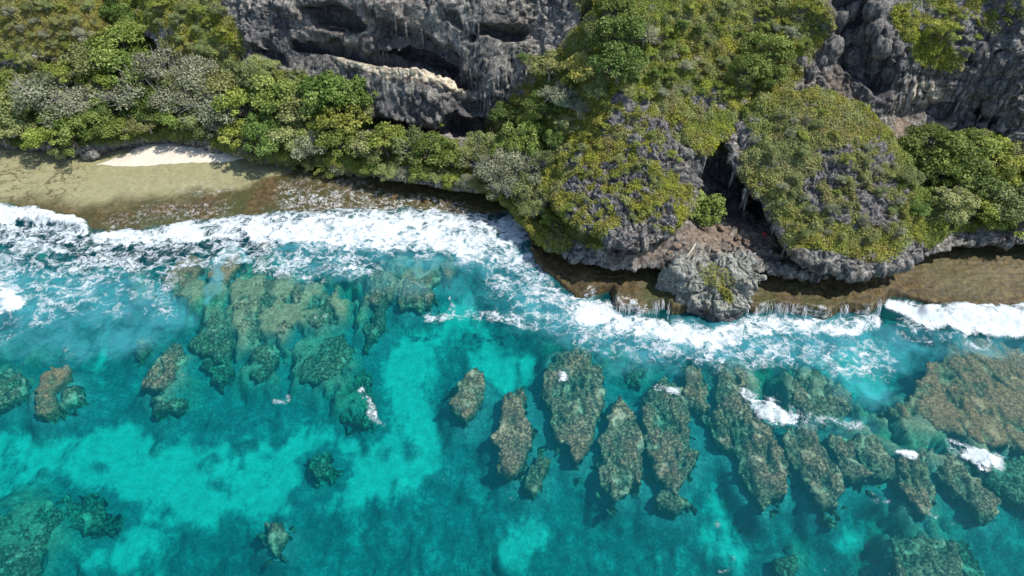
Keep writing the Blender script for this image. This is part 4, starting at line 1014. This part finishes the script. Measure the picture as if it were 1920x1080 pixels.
BARK = mat_bark('bark', (0.16, 0.14, 0.11)); BARKG = mat_bark('pale_bark', (0.36, 0.34, 0.30))
def make_tree_mesh(kind, seed):
    r = np.random.default_rng(seed)
    # trunk and limbs
    acc = Acc()
    twig_acc = Acc()
    lean = r.normal(size=2) * 0.12
    acc.add(*tube([(0, 0, -0.25), (lean[0] * 0.3, lean[1] * 0.3, 0.2), (lean[0], lean[1], 0.55)], [0.075, 0.055, 0.04], 6))
    ncl = {'S': 26, 'O': 24, 'P': 22}.get(kind, 22)
    clumps = []
    for i in range(ncl):
        # clump centres over a low uneven dome
        a = 2.399 * i + r.normal() * 0.35; rr = math.sqrt((i + 0.5) / ncl) * (0.80 + 0.2 * r.random())
        zc = 0.36 + 0.62 * math.sqrt(max(0.0, 1 - rr * rr)) + r.normal() * 0.16
        if r.random() < 0.2: zc += 0.12
        c = np.array([rr * math.cos(a) * 0.95, rr * math.sin(a) * (0.75 + 0.1 * (seed % 3)), zc]) + np.array([r.normal() * 0.08, r.normal() * 0.08, 0])
        cr = 0.14 + 0.24 * r.random() ** 1.5
        clumps.append((c, cr))
        st = np.array([lean[0], lean[1], 0.45]); mid = (st + c) / 2 + r.normal(size=3) * 0.06 - np.array([0, 0, 0.06])
        (acc if i % 2 == 0 else acc).add(*tube([st, mid, c], [0.03, 0.018, 0.007], 4))
    vs, fs, ts = [], [], []
    o = 0
    nl = {'S': 130, 'O': 175, 'P': 175}.get(kind, 210)
    for c, cr in clumps:
        n = int(nl * (cr / 0.27) ** 2)
        d = r.normal(size=(n, 3)); d /= np.linalg.norm(d, axis=1, keepdims=True)
        d[:, 2] = np.abs(d[:, 2]) * 1.0 - 0.35 * (r.random(n) < 0.45)
        rad = cr * (0.55 + 0.5 * r.random((n, 1)) ** 0.6)
        p = c + d * rad * np.array([1, 1, 0.8])
        dirv = r.normal(size=(n, 3)); dirv -= 0.7 * (dirv * d).sum(1, keepdims=True) * d; dirv += d * 0.35; dirv /= np.linalg.norm(dirv, axis=1, keepdims=True)
        sd_ = np.cross(dirv, d * 0.8 + np.array([0.2, 0, 0.8]) + r.normal(size=(n, 3)) * 0.4); sd_ /= np.linalg.norm(sd_, axis=1, keepdims=True) + 1e-9
        L = (0.048 + 0.06 * r.random((n, 1))) * (0.85 if kind == 'S' else 1.0); wd = L * 0.38
        q4 = np.stack([p, p + dirv * L * .5 + sd_ * wd, p + dirv * L, p + dirv * L * .5 - sd_ * wd], 1)
        vs.append(q4.reshape(-1, 3)); fs.append(np.arange(4 * n).reshape(-1, 4) + o); o += 4 * n
        ts.append(np.repeat(np.clip(0.56 + r.normal() * 0.22 + r.normal(size=n) * 0.20, 0, 1), 4))
    crown = mesh_np('crown', np.concatenate(vs), np.concatenate(fs), LEAF[kind], dict(tone=np.concatenate(ts)), smooth=False)
    if kind in 'SO':      # bare grey twigs showing through the crown
        nt = 150 if kind == 'S' else 45
        for i in range(nt):
            c, cr = clumps[int(r.integers(ncl))]
            s = c * np.array([0.7, 0.7, 0.75]) + r.normal(size=3) * 0.05
            e = c + r.normal(size=3) * cr * 0.75 + np.array([0, 0, cr * 0.5])
            m = (s + e) / 2 + r.normal(size=3) * 0.05
            acc.add(*tube([s, m, e], [0.014, 0.010, 0.004], 3))
    V, F = acc.get()
    trunk = mesh_np('trunk', V, F, BARKG if kind in 'SOP' else BARK)
    return trunk, crown
TREEMESH = {k: [make_tree_mesh(k, 31 * i + ord(k)) for i in range(3)] for k in LEAF}

# kind, px, py of the crown, radius in px, label, group
KN = {'G': 'bright green', 'D': 'deep green', 'O': 'olive', 'Y': 'yellow-green', 'S': 'silvery grey', 'P': 'straw yellow'}
T = []
def tr(kind, px, py, r, label=None, group=None, cat='tree', name='tree'): T.append((kind, px, py, r, label, group, cat, name))
import itertools
TREES = """
O 30 238 42 olive tree at the left edge above the dark undercut bank
G 15 168 44 vivid green tree at the left edge below the small rock face
Y 35 112 20 small yellow-green bush perched on the rock face at the far left
O 60 118 22 small olive bush growing left of the bare grey rock patch
O 40 200 48 wide olive tree between the left edge and the silvery thicket
O 70 162 36 olive tree just under the bare grey rock patch on the left
Y 100 262 36 yellow-green bush hanging over the reef flat left of the beach boulder
G 150 258 40 fresh green bush directly behind the beach boulder
G 190 234 34 green tree between the beach boulder and the sand
G 236 246 32 low green bush shading the left end of the sand
O 285 232 32 olive bush leaning over the middle of the beach
G 330 226 32 green bush behind the widest part of the sand
O 378 230 32 olive bush behind the right part of the sand
S 412 240 26 small silvery bush at the right end of the beach
Y 456 252 40 yellow-green tree where the sand ends on the right
G 505 255 42 rounded green tree above the start of the dark bank right of the beach
O 552 252 40 olive tree leaning over the dark bank between two green trees
S 590 272 36 silvery bare-branched bush hanging over the dark bank
G 640 268 38 green bush on the bank below the large bright tree beside the cliff
S 100 192 52 large silvery thicket below the bare grey rock patch
S 160 196 48 silvery crown in the thicket, behind the fresh green bush
D 215 214 36 deep green crown sunk between silvery crowns, above the left end of the sand
S 248 190 46 silvery crown with pale branches below the big bright tree
D 300 206 40 deep green crown above the middle of the beach
S 345 190 46 silvery crown in the middle of the wood, above the wide sand
S 396 196 44 broad silvery crown next to the yellow-green trees
S 430 216 36 small silvery crown touching the yellow-green tree at the sand end
Y 470 206 44 large yellow-green tree right of the silvery wood
G 520 190 46 green tree behind the rounded green tree, midway up to the grey cliff
O 570 206 48 wide olive tree in front of the grey cliff foot
G 620 180 50 big fresh green tree against the grey cliff
G 665 172 42 green tree touching the pale block under the long overhang
Y 645 226 44 yellow-green tree left of the undercut grey block
Y 130 152 34 yellow-green crown right of the bare grey rock patch
O 178 122 42 olive tree at the foot of the brownish upper left slope
G 238 100 54 biggest bright green dome-shaped tree at the mouth of the gully
G 252 140 48 green crown in front of the biggest dome-shaped tree
Y 200 152 40 yellow-green crown left in front of the biggest dome-shaped tree
S 312 140 48 silvery tree right below the dark gully wall
S 372 150 46 silvery tree under the fluted rock band
O 425 160 40 olive tree under the ridge left of the grey cliff
O 335 166 38 olive crown between two silvery trees below the fluted rock band
O 482 160 36 olive tree at the left foot of the tall grey cliff
O 500 132 30 small olive tree clinging to the left side of the grey cliff
O 452 132 30 small olive tree at the lower end of the yellowish ridge
D 235 32 30 dark green tree wedged inside the narrow gully
D 212 5 26 dark green tree at the top of the gully, cut by the upper edge
G 250 62 28 lighter green tree just below the dark one in the gully
O 690 276 36 olive bush at the left end of the strip below the undercut block
Y 730 275 38 yellow-green bush under the left half of the undercut block
O 770 278 38 olive bush under the middle of the undercut block
G 812 284 36 green bush below the small palm on the strip
G 850 294 36 green bush in front of the dark cave mouth on the strip
O 888 302 34 olive bush right in front of the stalactite columns
S 930 322 36 silvery bush at the lower right end of the strip
S 952 352 34 silvery bush just above the white surf at the headland corner
O 985 358 34 olive bush on the headland corner beside the karst boulder
O 900 272 30 small olive bush at the cave mouth below the columns
G 960 276 42 green tree right of the stalactite columns
G 1000 268 38 green tree beside the upper left rim of the karst boulder
D 962 222 38 deep green tree at the foot of the columns on the right
Y 1000 238 30 yellow-green bush between two deep green trees above the columns' foot
D 1012 200 38 deep green tree on the headland slope right of the columns
S 1050 182 36 silvery tree below the straw yellow tree
O 1030 132 36 olive tree on the rim of the grey cliff, left of the straw yellow tree
P 1088 134 32 straw yellow tree beside the big dark green pair
D 1150 82 50 upper crown of the big dark green pair on the headland slope
D 1156 132 48 lower crown of the big dark green pair on the headland slope
O 1110 58 32 olive tree at the dark crack near the top of the grey cliff
G 1150 22 36 bright green tree at the upper edge above the dark pair
S 1206 72 28 small silvery bush right of the dark green pair
G 1430 100 44 uppermost green tree of the cluster left of the dark boulder recess
G 1398 132 36 left green tree of the cluster near the dark boulder recess
G 1442 142 36 lowest green tree of the cluster near the dark boulder recess
S 1000 322 36 silvery bush touching the left side of the karst boulder
S 968 304 36 pale silvery bush left of the karst boulder, behind the surf corner
G 1310 390 40 lone green bush growing on the cave floor
G 1722 272 46 green tree right against the back edge of the tilted slab
G 1772 300 56 biggest green tree of the thicket right of the tilted slab
D 1800 342 48 deep green tree in the thicket right of the tilted slab
Y 1842 272 40 yellow-green tree at the foot of the right-hand cave
Y 1862 312 42 yellow-green tree below the pale rock pillar on the right
O 1880 368 52 wide olive tree above the right-hand shelf
Y 1830 382 42 yellow-green tree on the low cliff above the arched undercut
O 1772 382 42 olive tree beside the lower right edge of the tilted slab
Y 1900 410 40 yellow-green bush hanging over the arched undercut at the right edge
G 1748 330 40 green tree leaning on the right flank of the tilted slab
Y 1762 62 28 yellow-green bush on the ledge right of the dark boulder recess
O 1700 330 22 small olive bush on the right rim of the tilted slab
O 1930 330 46 olive tree at the right edge below the grey cliff
D 985 110 15 tiny dark bush clinging to the middle of the grey cliff face
Y 823 234 9 tiny yellowish palm at the foot of the undercut block
"""
for e in TREES.strip().split('\n'):
    k_, a_, b_, c_, lab_ = e.split(' ', 4)
    tr(k_, float(a_), float(b_), float(c_), lab_)
tr('O', 490, 292, 22, 'small olive bush overhanging the dark bank of the long strip', 'bushes overhanging the dark bank', "shrub", "shrub")
tr('S', 520, 296, 22, 'small silvery grey bush overhanging the dark bank of the long strip', 'bushes overhanging the dark bank', "shrub", "shrub")
tr('G', 548, 300, 22, 'small fresh green bush overhanging the dark bank of the long strip', 'bushes overhanging the dark bank', "shrub", "shrub")
tr('O', 578, 306, 22, 'small olive bush overhanging the dark bank of the long strip', 'bushes overhanging the dark bank', "shrub", "shrub")
tr('Y', 612, 312, 22, 'small yellowish bush overhanging the dark bank of the long strip', 'bushes overhanging the dark bank', "shrub", "shrub")
tr('S', 640, 316, 22, 'small silvery grey bush overhanging the dark bank of the long strip', 'bushes overhanging the dark bank', "shrub", "shrub")
tr('O', 668, 318, 22, 'small olive bush overhanging the dark bank of the long strip', 'bushes overhanging the dark bank', "shrub", "shrub")
tr('G', 700, 316, 22, 'small fresh green bush overhanging the dark bank of the long strip', 'bushes overhanging the dark bank', "shrub", "shrub")
tr('O', 728, 320, 22, 'small olive bush overhanging the dark bank of the long strip', 'bushes overhanging the dark bank', "shrub", "shrub")
tr('S', 760, 326, 22, 'small silvery grey bush overhanging the dark bank of the long strip', 'bushes overhanging the dark bank', "shrub", "shrub")
tr('G', 788, 328, 22, 'small fresh green bush overhanging the dark bank of the long strip', 'bushes overhanging the dark bank', "shrub", "shrub")
tr('O', 818, 334, 22, 'small olive bush overhanging the dark bank of the long strip', 'bushes overhanging the dark bank', "shrub", "shrub")
tr('Y', 846, 338, 20, 'small yellowish bush overhanging the dark bank of the long strip', 'bushes overhanging the dark bank', "shrub", "shrub")
tr('S', 872, 340, 20, 'small silvery grey bush overhanging the dark bank of the long strip', 'bushes overhanging the dark bank', "shrub", "shrub")
tr('O', 900, 344, 20, 'small olive bush overhanging the dark bank of the long strip', 'bushes overhanging the dark bank', "shrub", "shrub")
tr('O', 10, 262, 20, 'small olive bush at the foot of the wood left of the strip', 'bushes at the foot of the left wood', "shrub", "shrub")
tr('G', 52, 266, 20, 'small fresh green bush at the foot of the wood left of the strip', 'bushes at the foot of the left wood', "shrub", "shrub")
tr('O', 120, 285, 18, 'small olive bush at the foot of the wood left of the strip', 'bushes at the foot of the left wood', "shrub", "shrub")
tr('S', 466, 285, 20, 'small silvery grey bush at the foot of the wood left of the strip', 'bushes at the foot of the left wood', "shrub", "shrub")
tr('O', 1000, 395, 24, 'small olive bush on the headland corner left of the karst boulder', 'bushes on the headland corner', "shrub", "shrub")
tr('S', 1020, 372, 22, 'small silvery grey bush on the headland corner left of the karst boulder', 'bushes on the headland corner', "shrub", "shrub")
tr('O', 980, 388, 20, 'small olive bush on the headland corner left of the karst boulder', 'bushes on the headland corner', "shrub", "shrub")
tr('Y', 1035, 415, 20, 'small yellowish bush on the headland corner left of the karst boulder', 'bushes on the headland corner', "shrub", "shrub")
tr('O', 1120, 175, 24, 'small olive bush on the slope between the columns and the dark green pair', 'infill bushes on the headland slope', "shrub", "shrub")
tr('S', 1085, 205, 24, 'small silvery grey bush on the slope between the columns and the dark green pair', 'infill bushes on the headland slope', "shrub", "shrub")
tr('O', 1060, 235, 24, 'small olive bush on the slope between the columns and the dark green pair', 'infill bushes on the headland slope', "shrub", "shrub")
tr('G', 1040, 262, 22, 'small fresh green bush on the slope between the columns and the dark green pair', 'infill bushes on the headland slope', "shrub", "shrub")
tr('O', 1020, 300, 24, 'small olive bush on the headland corner left of the karst boulder', 'bushes on the headland corner', "shrub", "shrub")
tr('Y', 1070, 165, 22, 'small yellowish bush on the slope between the columns and the dark green pair', 'infill bushes on the headland slope', "shrub", "shrub")
tr('O', 540, 225, 26, 'small olive bush filling a gap between the trees left of the undercut block', 'infill bushes left of the block', "shrub", "shrub")
tr('Y', 600, 225, 26, 'small yellowish bush filling a gap between the trees left of the undercut block', 'infill bushes left of the block', "shrub", "shrub")
tr('G', 585, 240, 24, 'small fresh green bush filling a gap between the trees left of the undercut block', 'infill bushes left of the block', "shrub", "shrub")
tr('O', 675, 205, 24, 'small olive bush filling a gap between the trees left of the undercut block', 'infill bushes left of the block', "shrub", "shrub")
tr('G', 690, 225, 22, 'small fresh green bush filling a gap between the trees left of the undercut block', 'infill bushes left of the block', "shrub", "shrub")
tr('Y', 610, 200, 24, 'small yellowish bush filling a gap between the trees left of the undercut block', 'infill bushes left of the block', "shrub", "shrub")
tr('O', 545, 170, 28, 'small olive bush filling a gap between the trees left of the undercut block', 'infill bushes left of the block', "shrub", "shrub")
tr('O', 270, 175, 30, 'small olive bush filling a gap between bigger crowns of the left wood', 'infill bushes of the left wood', "shrub", "shrub")
tr('G', 120, 225, 30, 'small fresh green bush filling a gap between bigger crowns of the left wood', 'infill bushes of the left wood', "shrub", "shrub")
tr('O', 60, 245, 28, 'small olive bush filling a gap between bigger crowns of the left wood', 'infill bushes of the left wood', "shrub", "shrub")
tr('D', 385, 222, 24, 'small dark green bush filling a gap between bigger crowns of the left wood', 'infill bushes of the left wood', "shrub", "shrub")
tr('O', 195, 185, 28, 'small olive bush filling a gap between bigger crowns of the left wood', 'infill bushes of the left wood', "shrub", "shrub")
tr('O', 1740, 300, 28, 'small olive bush filling a gap in the thicket right of the tilted slab', 'infill bushes of the right thicket', "shrub", "shrub")
tr('G', 1805, 300, 30, 'small fresh green bush filling a gap in the thicket right of the tilted slab', 'infill bushes of the right thicket', "shrub", "shrub")
tr('O', 1815, 265, 24, 'small olive bush filling a gap in the thicket right of the tilted slab', 'infill bushes of the right thicket', "shrub", "shrub")
tr('Y', 1880, 340, 30, 'small yellowish bush filling a gap in the thicket right of the tilted slab', 'infill bushes of the right thicket', "shrub", "shrub")
tr('G', 1910, 350, 30, 'small fresh green bush filling a gap in the thicket right of the tilted slab', 'infill bushes of the right thicket', "shrub", "shrub")
tr('O', 1790, 400, 26, 'small olive bush filling a gap in the thicket right of the tilted slab', 'infill bushes of the right thicket', "shrub", "shrub")
tr('Y', 1850, 415, 26, 'small yellowish bush filling a gap in the thicket right of the tilted slab', 'infill bushes of the right thicket', "shrub", "shrub")
tr('O', 1900, 290, 28, 'small olive bush filling a gap in the thicket right of the tilted slab', 'infill bushes of the right thicket', "shrub", "shrub")
tr('G', 1720, 390, 20, 'small fresh green bush filling a gap in the thicket right of the tilted slab', 'infill bushes of the right thicket', "shrub", "shrub")
cnt = 0
def inside(pl, n, rmin, rmax, kinds, lab, grp, seed):
    rg = random.Random(seed); xs = [p[0] for p in pl]; ys = [p[1] for p in pl]; out = []
    for _ in range(n * 40):
        if len(out) >= n: break
        x = rg.uniform(min(xs), max(xs)); y = rg.uniform(min(ys), max(ys)); r = rg.uniform(rmin, rmax)
        if poly_sd(np.array([x]), np.array([y]), pl)[0] < 4 or any(math.hypot(x - a, y - b) < 0.9 * (r + c) for a, b, c in out): continue
        out.append((x, y, r)); k = rg.choice(kinds)
        tr(k, x, y, r, 'low %s shrub %s' % (KN[k], lab), grp, 'shrub', 'shrub')
KN['G'] = 'green'
inside([(1120, 200), (1240, 60), (1260, 5), (1530, 5), (1540, 50), (1500, 110), (1380, 200), (1300, 190), (1200, 190)], 62, 9, 17, 'OOOYYSG', 'in the scrub carpet high on the headland', 'scrub on the headland', 1)
inside([(1400, 230), (1530, 190), (1620, 230), (1700, 330), (1740, 430), (1600, 470), (1500, 450), (1420, 330)], 46, 8, 15, 'OOOSSY', 'growing on top of the tilted slab', 'scrub on the tilted slab', 2)
inside([(1030, 300), (1110, 235), (1200, 205), (1280, 230), (1290, 300), (1250, 400), (1160, 420), (1050, 390)], 26, 7, 12, 'OYY', 'sprouting between the karst spikes of the rounded boulder', 'scrub on the karst boulder', 3)
inside([(10, 5), (190, 5), (210, 70), (190, 110), (100, 90), (20, 80)], 26, 10, 20, 'OOOYS', 'on the brownish upper left slope', 'scrub on the upper left slope', 4)
inside([(270, 5), (430, 5), (455, 60), (440, 120), (350, 100), (300, 50)], 22, 10, 20, 'OOYY', 'on the yellowish ridge left of the grey cliff', 'scrub on the yellowish ridge', 5)
inside([(1690, 10), (1900, 10), (1900, 60), (1800, 130), (1720, 100)], 14, 8, 14, 'OYY', 'on the ledges at the upper right', 'scrub at the upper right', 6)
for i, (k, px, py, r, lab, grp, cat, nm) in enumerate(T):
    hit = None
    for dy in (0.55, 0.8, 0.3, 0.0):
        hit, nrm = cast(px, py + r * dy)
        if hit is not None: break
    if hit is None: continue
    depth = CS * hit.y - SN * (hit.z - CAM_H)
    R = r / FPX * depth * (1.12 if r > 20 else 1.0)
    trunk, crown = TREEMESH[k][i % 3]
    e = bpy.data.objects.new(nm, None); C.objects.link(e)
    e.location = hit; e.rotation_euler = (random.uniform(-0.12, 0.12), random.uniform(-0.12, 0.12), random.uniform(0, 6.28))
    e.scale = (R * random.uniform(0.95, 1.12), R * random.uniform(0.95, 1.12), R * random.uniform(0.8, 1.05))
    e['label'] = lab or ('%s tree crown by the cliff' % KN[k]); e['category'] = cat; e['group'] = grp or 'trees along the cliff foot'
    obj('trunk', trunk, e); obj('crown', crown, e)
    cnt += 1
print('trees', cnt)
# ------------------------------------------------------------------ stalactites and flowstone columns (parts of the rock they hang from)
DRIP = NT('flowstone')
_n = DRIP.noise(1.0, 6, 0.65, DRIP.scaled(DRIP.pos(), (3.5, 3.5, 0.5)))
DRIP = DRIP.done(DRIP.bsdf(DRIP.ramp(_n, [(0.35, (0.035, 0.034, 0.032)), (0.5, (0.12, 0.115, 0.105)), (0.66, (0.32, 0.305, 0.28))]), 0.9, DRIP.bump(_n, 0.8, 0.1), 0.2))
def stalactite(px, py, length, rad, parent, out=0.1, seed=0, hang=False):
    h, nrm = cast(px, py)
    if h is None: return
    r = np.random.default_rng(seed)
    n = 14
    t = np.linspace(0, 1, n)
    base = np.array(h)
    path = base[None] + np.stack([r.normal(size=n).cumsum() * 0.03, 0 * t, -t * length], -1)
    if not hang:                      # flowstone keeps to the wall below it
        for i in range(n):
            a_, b_ = proj(path[i])
            h2, n2 = cast(float(a_), float(b_))
            if h2 is not None and abs(h2.y - path[i, 1]) < 3: path[i, 1] = min(path[i, 1], h2.y - rad * out)
    else:
        path[:, 1] -= 0.1
    rd = rad * (1 - t) ** 0.5 * (0.75 + 0.45 * r.random(n)) + 0.02
    rd[0] = 0.03
    V, F = tube(path, rd, 7)
    obj('stalactite', mesh_np('stalactite', V, F, DRIP), parent)
rr = random.Random(3)
for px, py, L, rd in [(882, 128, 3.0, .22), (893, 150, 4.6, .26), (902, 165, 5.2, .30), (909, 172, 5.2, .34), (917, 168, 5.4, .34), (924, 150, 4.2, .28), (933, 140, 4.5, .25), (943, 118, 5.0, .36), (950, 112, 5.2, .36),
                      (958, 128, 4.4, .24), (968, 140, 4.0, .25), (978, 128, 4.6, .34), (986, 122, 4.0, .36), (875, 40, 2.6, .22), (896, 42, 2.4, .18), (790, 52, 3.2, .26), (760, 40, 3.0, .22), (720, 70, 2.0, .2), (740, 30, 2.6, .2), (1022, 62, 3.0, .22), (1036, 75, 3.2, .26),
                      (1650, 140, 4.6, .3), (1668, 135, 5.2, .34), (1684, 135, 5.4, .34), (1700, 132, 5.6, .36), (1716, 135, 5.6, .36), (1731, 138, 5.2, .32), (1746, 142, 3.6, .3), (1800, 150, 5.0, .34), (1812, 165, 4.6, .3), (1870, 160, 6.0, .45), (1886, 170, 6.0, .45), (350, 118, 2.6, .3), (368, 122, 2.8, .3), (386, 124, 2.8, .26), (404, 122, 2.8, .3)]:
    stalactite(px, py, L, rd, cliff, 0.45, int(px))
slab = [o for o in C.objects if o.name == 'boulder'][0]
for px, py, L, rd in [(1345, 300, 3.2, .22), (1322, 290, 4.0, .34), (1330, 300, 3.2, .22), (1375, 320, 2.8, .2), (1398, 352, 3.6, .36), (1404, 360, 3.2, .24), (1450, 425, 2.2, .14), (1475, 455, 2.6, .16), (1360, 310, 2.0, .14), (1425, 390, 1.8, .12)]:
    stalactite(px, py, L, rd, cliff, 0.05, int(px) + 1, True)

# ------------------------------------------------------------------ small things
def lump(name, center, size, mat, seed, label, cat, amp=0.3, parts=26):
    th = np.linspace(0, 2 * PI, parts * 2, endpoint=False); ph = np.linspace(-PI / 2, PI / 2, parts)
    A, B = np.meshgrid(th, ph, indexing='ij')
    P = np.stack([np.cos(A) * np.cos(B), np.sin(A) * np.cos(B), np.sin(B)], -1)
    p = P.reshape(-1, 3)
    rad = 1 + amp * fbm(p + seed, 0.8, 4, seed, 0.6, ridge=True) + amp * 0.7 * (0.5 - worley(p + seed, 0.45, seed))
    p = p * rad[:, None] * np.asarray(size)
    z = np.zeros(len(p))
    return obj(name, mesh_np(name, p, grid_faces(P.shape[0], P.shape[1], True), mat, dict(veg=z, karst=z, tan=z, stain_shade=z), smooth=False), label=label, cat=cat, loc=center)
c = pt_z(172, 294, 0.55)
lump('rock', c + np.array([0, 0, 0.35]), (1.35, 0.95, 0.85), ROCK, 5, 'single rough grey boulder on the reef flat at the left end of the beach', 'rock')

def ground(px, py):
    h, n = cast(px, py)
    return np.array(h)
# driftwood pole
a = ground(1300, 462); b = ground(1288, 482)
p0 = a + np.array([0.25, 0.2, 0.25]); p1 = b + np.array([-0.1, -0.2, 0.2])
V, F = tube([p0, (p0 * 2 + p1) / 3 + [0.03, 0, .05], (p0 + 2 * p1) / 3, p1], [0.10, 0.09, 0.08, 0.05], 8)
V -= p0
V2, F2 = tube([p0 * 0 + (p1 - p0) * 0.3, (p1 - p0) * 0.3 + np.array([0.25, 0.05, 0.22])], [0.05, 0.02], 6)
wood = mat_plain('bleached_wood', (0.52, 0.45, 0.34), 0.8, 14, 0.35)
dw = bpy.data.objects.new('driftwood', None); C.objects.link(dw); dw.location = p0
dw['label'] = 'pale bleached driftwood pole lying on the cave floor behind the rock stack'; dw['category'] = 'driftwood'
obj('log', mesh_np('log', V, F, wood), dw); obj('branch', mesh_np('branch', V2, F2, wood), dw)
# red bundle in the cave
g = ground(1432, 440)
rb = lump('bundle', g + np.array([0, -0.15, 0.25]), (0.28, 0.22, 0.26), mat_plain('red_cloth', (0.42, 0.04, 0.055), 0.8, 9, 0.3), 9, 'small red bundle lying on the shaded cave floor', 'bundle', 0.22, 14)
# tumbled stones on the cave floor, each its own
for i, (px, py, r_) in enumerate([(1270, 462, .5), (1322, 450, .45), (1345, 442, .35), (1362, 452, .55), (1385, 446, .5), (1400, 455, .6), (1378, 462, .4), (1415, 466, .45), (1352, 428, .6), (1340, 470, .35), (1256, 474, .4), (1442, 462, .4)]):
    g = ground(px, py)
    o = lump('stone', g + np.array([0, 0, r_ * 0.15]), (r_, r_ * 0.65, r_ * 0.5), mat_plain('tan_stone', (0.19, 0.14, 0.10), 0.95, 3, 0.7) if i == 0 else bpy.data.materials['tan_stone'], 20 + i,
             'tan stone lying in the rubble on the cave floor', 'stone', 0.6, 14)
    o['group'] = 'rubble stones on the cave floor'; o.rotation_euler = (0.2, 0.1, i)

# water pouring off the shelf edge
def falls(px0, py0, px1, py1, n, label, seed, h=1.7):
    r = np.random.default_rng(seed)
    acc = Acc()
    ch = r.random(max(3, n // 5))
    for i in range(n * 2):
        t = float(np.clip(ch[int(r.integers(len(ch)))] + r.normal() * 0.06, 0, 1))
        back = 0.25 + 0.5 * r.random()
        top = pt_z(px0 + (px1 - px0) * t, py0 + (py1 - py0) * t + r.normal() * 4.0, 0.40) + np.array([0, 0.15, 0.60 + 0.2 * r.random()])
        L = h * (0.45 + 0.6 * r.random())
        dx = r.normal() * 0.10
        path = [top + np.array([-dx, back, 0.06]), top + np.array([0, 0.05, 0.0]), top + np.array([dx * 0.4, -0.20, -0.22 * L]), top + np.array([dx * 0.8, -0.34, -0.6 * L]), top + np.array([dx, -0.40, -L])]
        w = 0.006 + 0.013 * r.random() ** 2
        acc.add(*tube(path, [0.004, w * 0.5, w, w * 1.2, w * 2.0], 5))
    V, F = acc.get(); c = V.mean(0); c[2] = 0.0
    e = bpy.data.objects.new('waterfall', None); C.objects.link(e); e.location = c
    e['label'] = label; e['category'] = 'waterfall'; e['group'] = 'runoff falls along the shelf edge'
    obj('water_threads', mesh_np('water_threads', V - c, F, FOAMW), e, kind='stuff')
falls(1155, 582, 1235, 580, 26, 'thin white runoff threads left of the rock stack, under the green shelf lobe', 1)
falls(1236, 566, 1256, 590, 12, 'short bright spout pouring through the notch left of the rock stack', 2, 1.3)
falls(1396, 580, 1420, 586, 9, 'few thin water threads at the right foot of the rock stack', 3)
falls(1425, 578, 1510, 588, 30, 'widest curtain of white threads pouring off the shelf right of the rock stack', 4)
falls(1560, 592, 1592, 582, 12, 'short white runoff between two dark shelf lobes right of the curtain', 5)
falls(1638, 588, 1664, 562, 10, 'runoff at the right end of the dark shaded shelf', 6)

# ---- rock knobs in the dark recesses of the cliff (parts of it), bare dead shrubs
for i, (px, py, r_) in enumerate([(1560, 95, 1.5), (1588, 78, 1.3), (1618, 68, 1.6), (1645, 60, 1.5), (1598, 110, 1.2), (1625, 100, 1.4), (1655, 92, 1.4), (1680, 95, 1.1), (1570, 40, 1.6), (1640, 20, 1.4), (1645, 125, 1.5), (1672, 140, 1.3), (1610, 140, 1.0), (1540, 120, 1.1), (1520, 140, 0.9), (1502, 120, 0.9), (1600, 20, 1.2),
                                  (1838, 128, 1.2), (1860, 135, 1.4), (1850, 165, 1.5), (1870, 165, 1.2), (1880, 120, 1.3), (1835, 100, 1.1), (1828, 190, 1.2), (1860, 200, 1.3), (1840, 245, 1.0), (1868, 250, 1.1)]):
    g = ground(px, py)
    o = lump('rock_knob', g + np.array([0, 0.25, 0]), (r_ * 0.85, r_ * 0.8, r_ * 1.1), ROCK, 60 + i, None, None, 0.38, 18)
    me = o.data
    me.attributes['stain_shade'].data.foreach_set('value', np.full(len(me.vertices), 0.35 + 0.25 * ((i * 7) % 3) / 2, np.float32))  # knobs carry the painted shade of the recess around them
    o.parent = cliff
for px, py, r_, lab in [(1142, 38, 18, 'bare white branched dead shrub below the bright green tree at the upper edge'), (1228, 80, 16, 'bare white dead shrub right of the dark green pair'),
                        (600, 245, 24, 'tangle of pale dead branches above the dark bank, beside the silvery bush'), (925, 300, 20, 'bare pale twigs among the bushes at the headland corner'), (1000, 155, 14, 'small bare shrub at the rim above the columns')]:
    h, _nn = cast(px, py + r_ * 0.4)
    depth = CS * h.y - SN * (h.z - CAM_H)
    R_ = r_ / FPX * depth
    e = bpy.data.objects.new('dead_shrub', None); C.objects.link(e); e.location = h; e.scale = (R_, R_, R_ * 0.9); e.rotation_euler = (0, 0, px)
    e['label'] = lab; e['category'] = 'dead shrub'
    obj('branches', TREEMESH['S'][int(px) % 3][0], e)
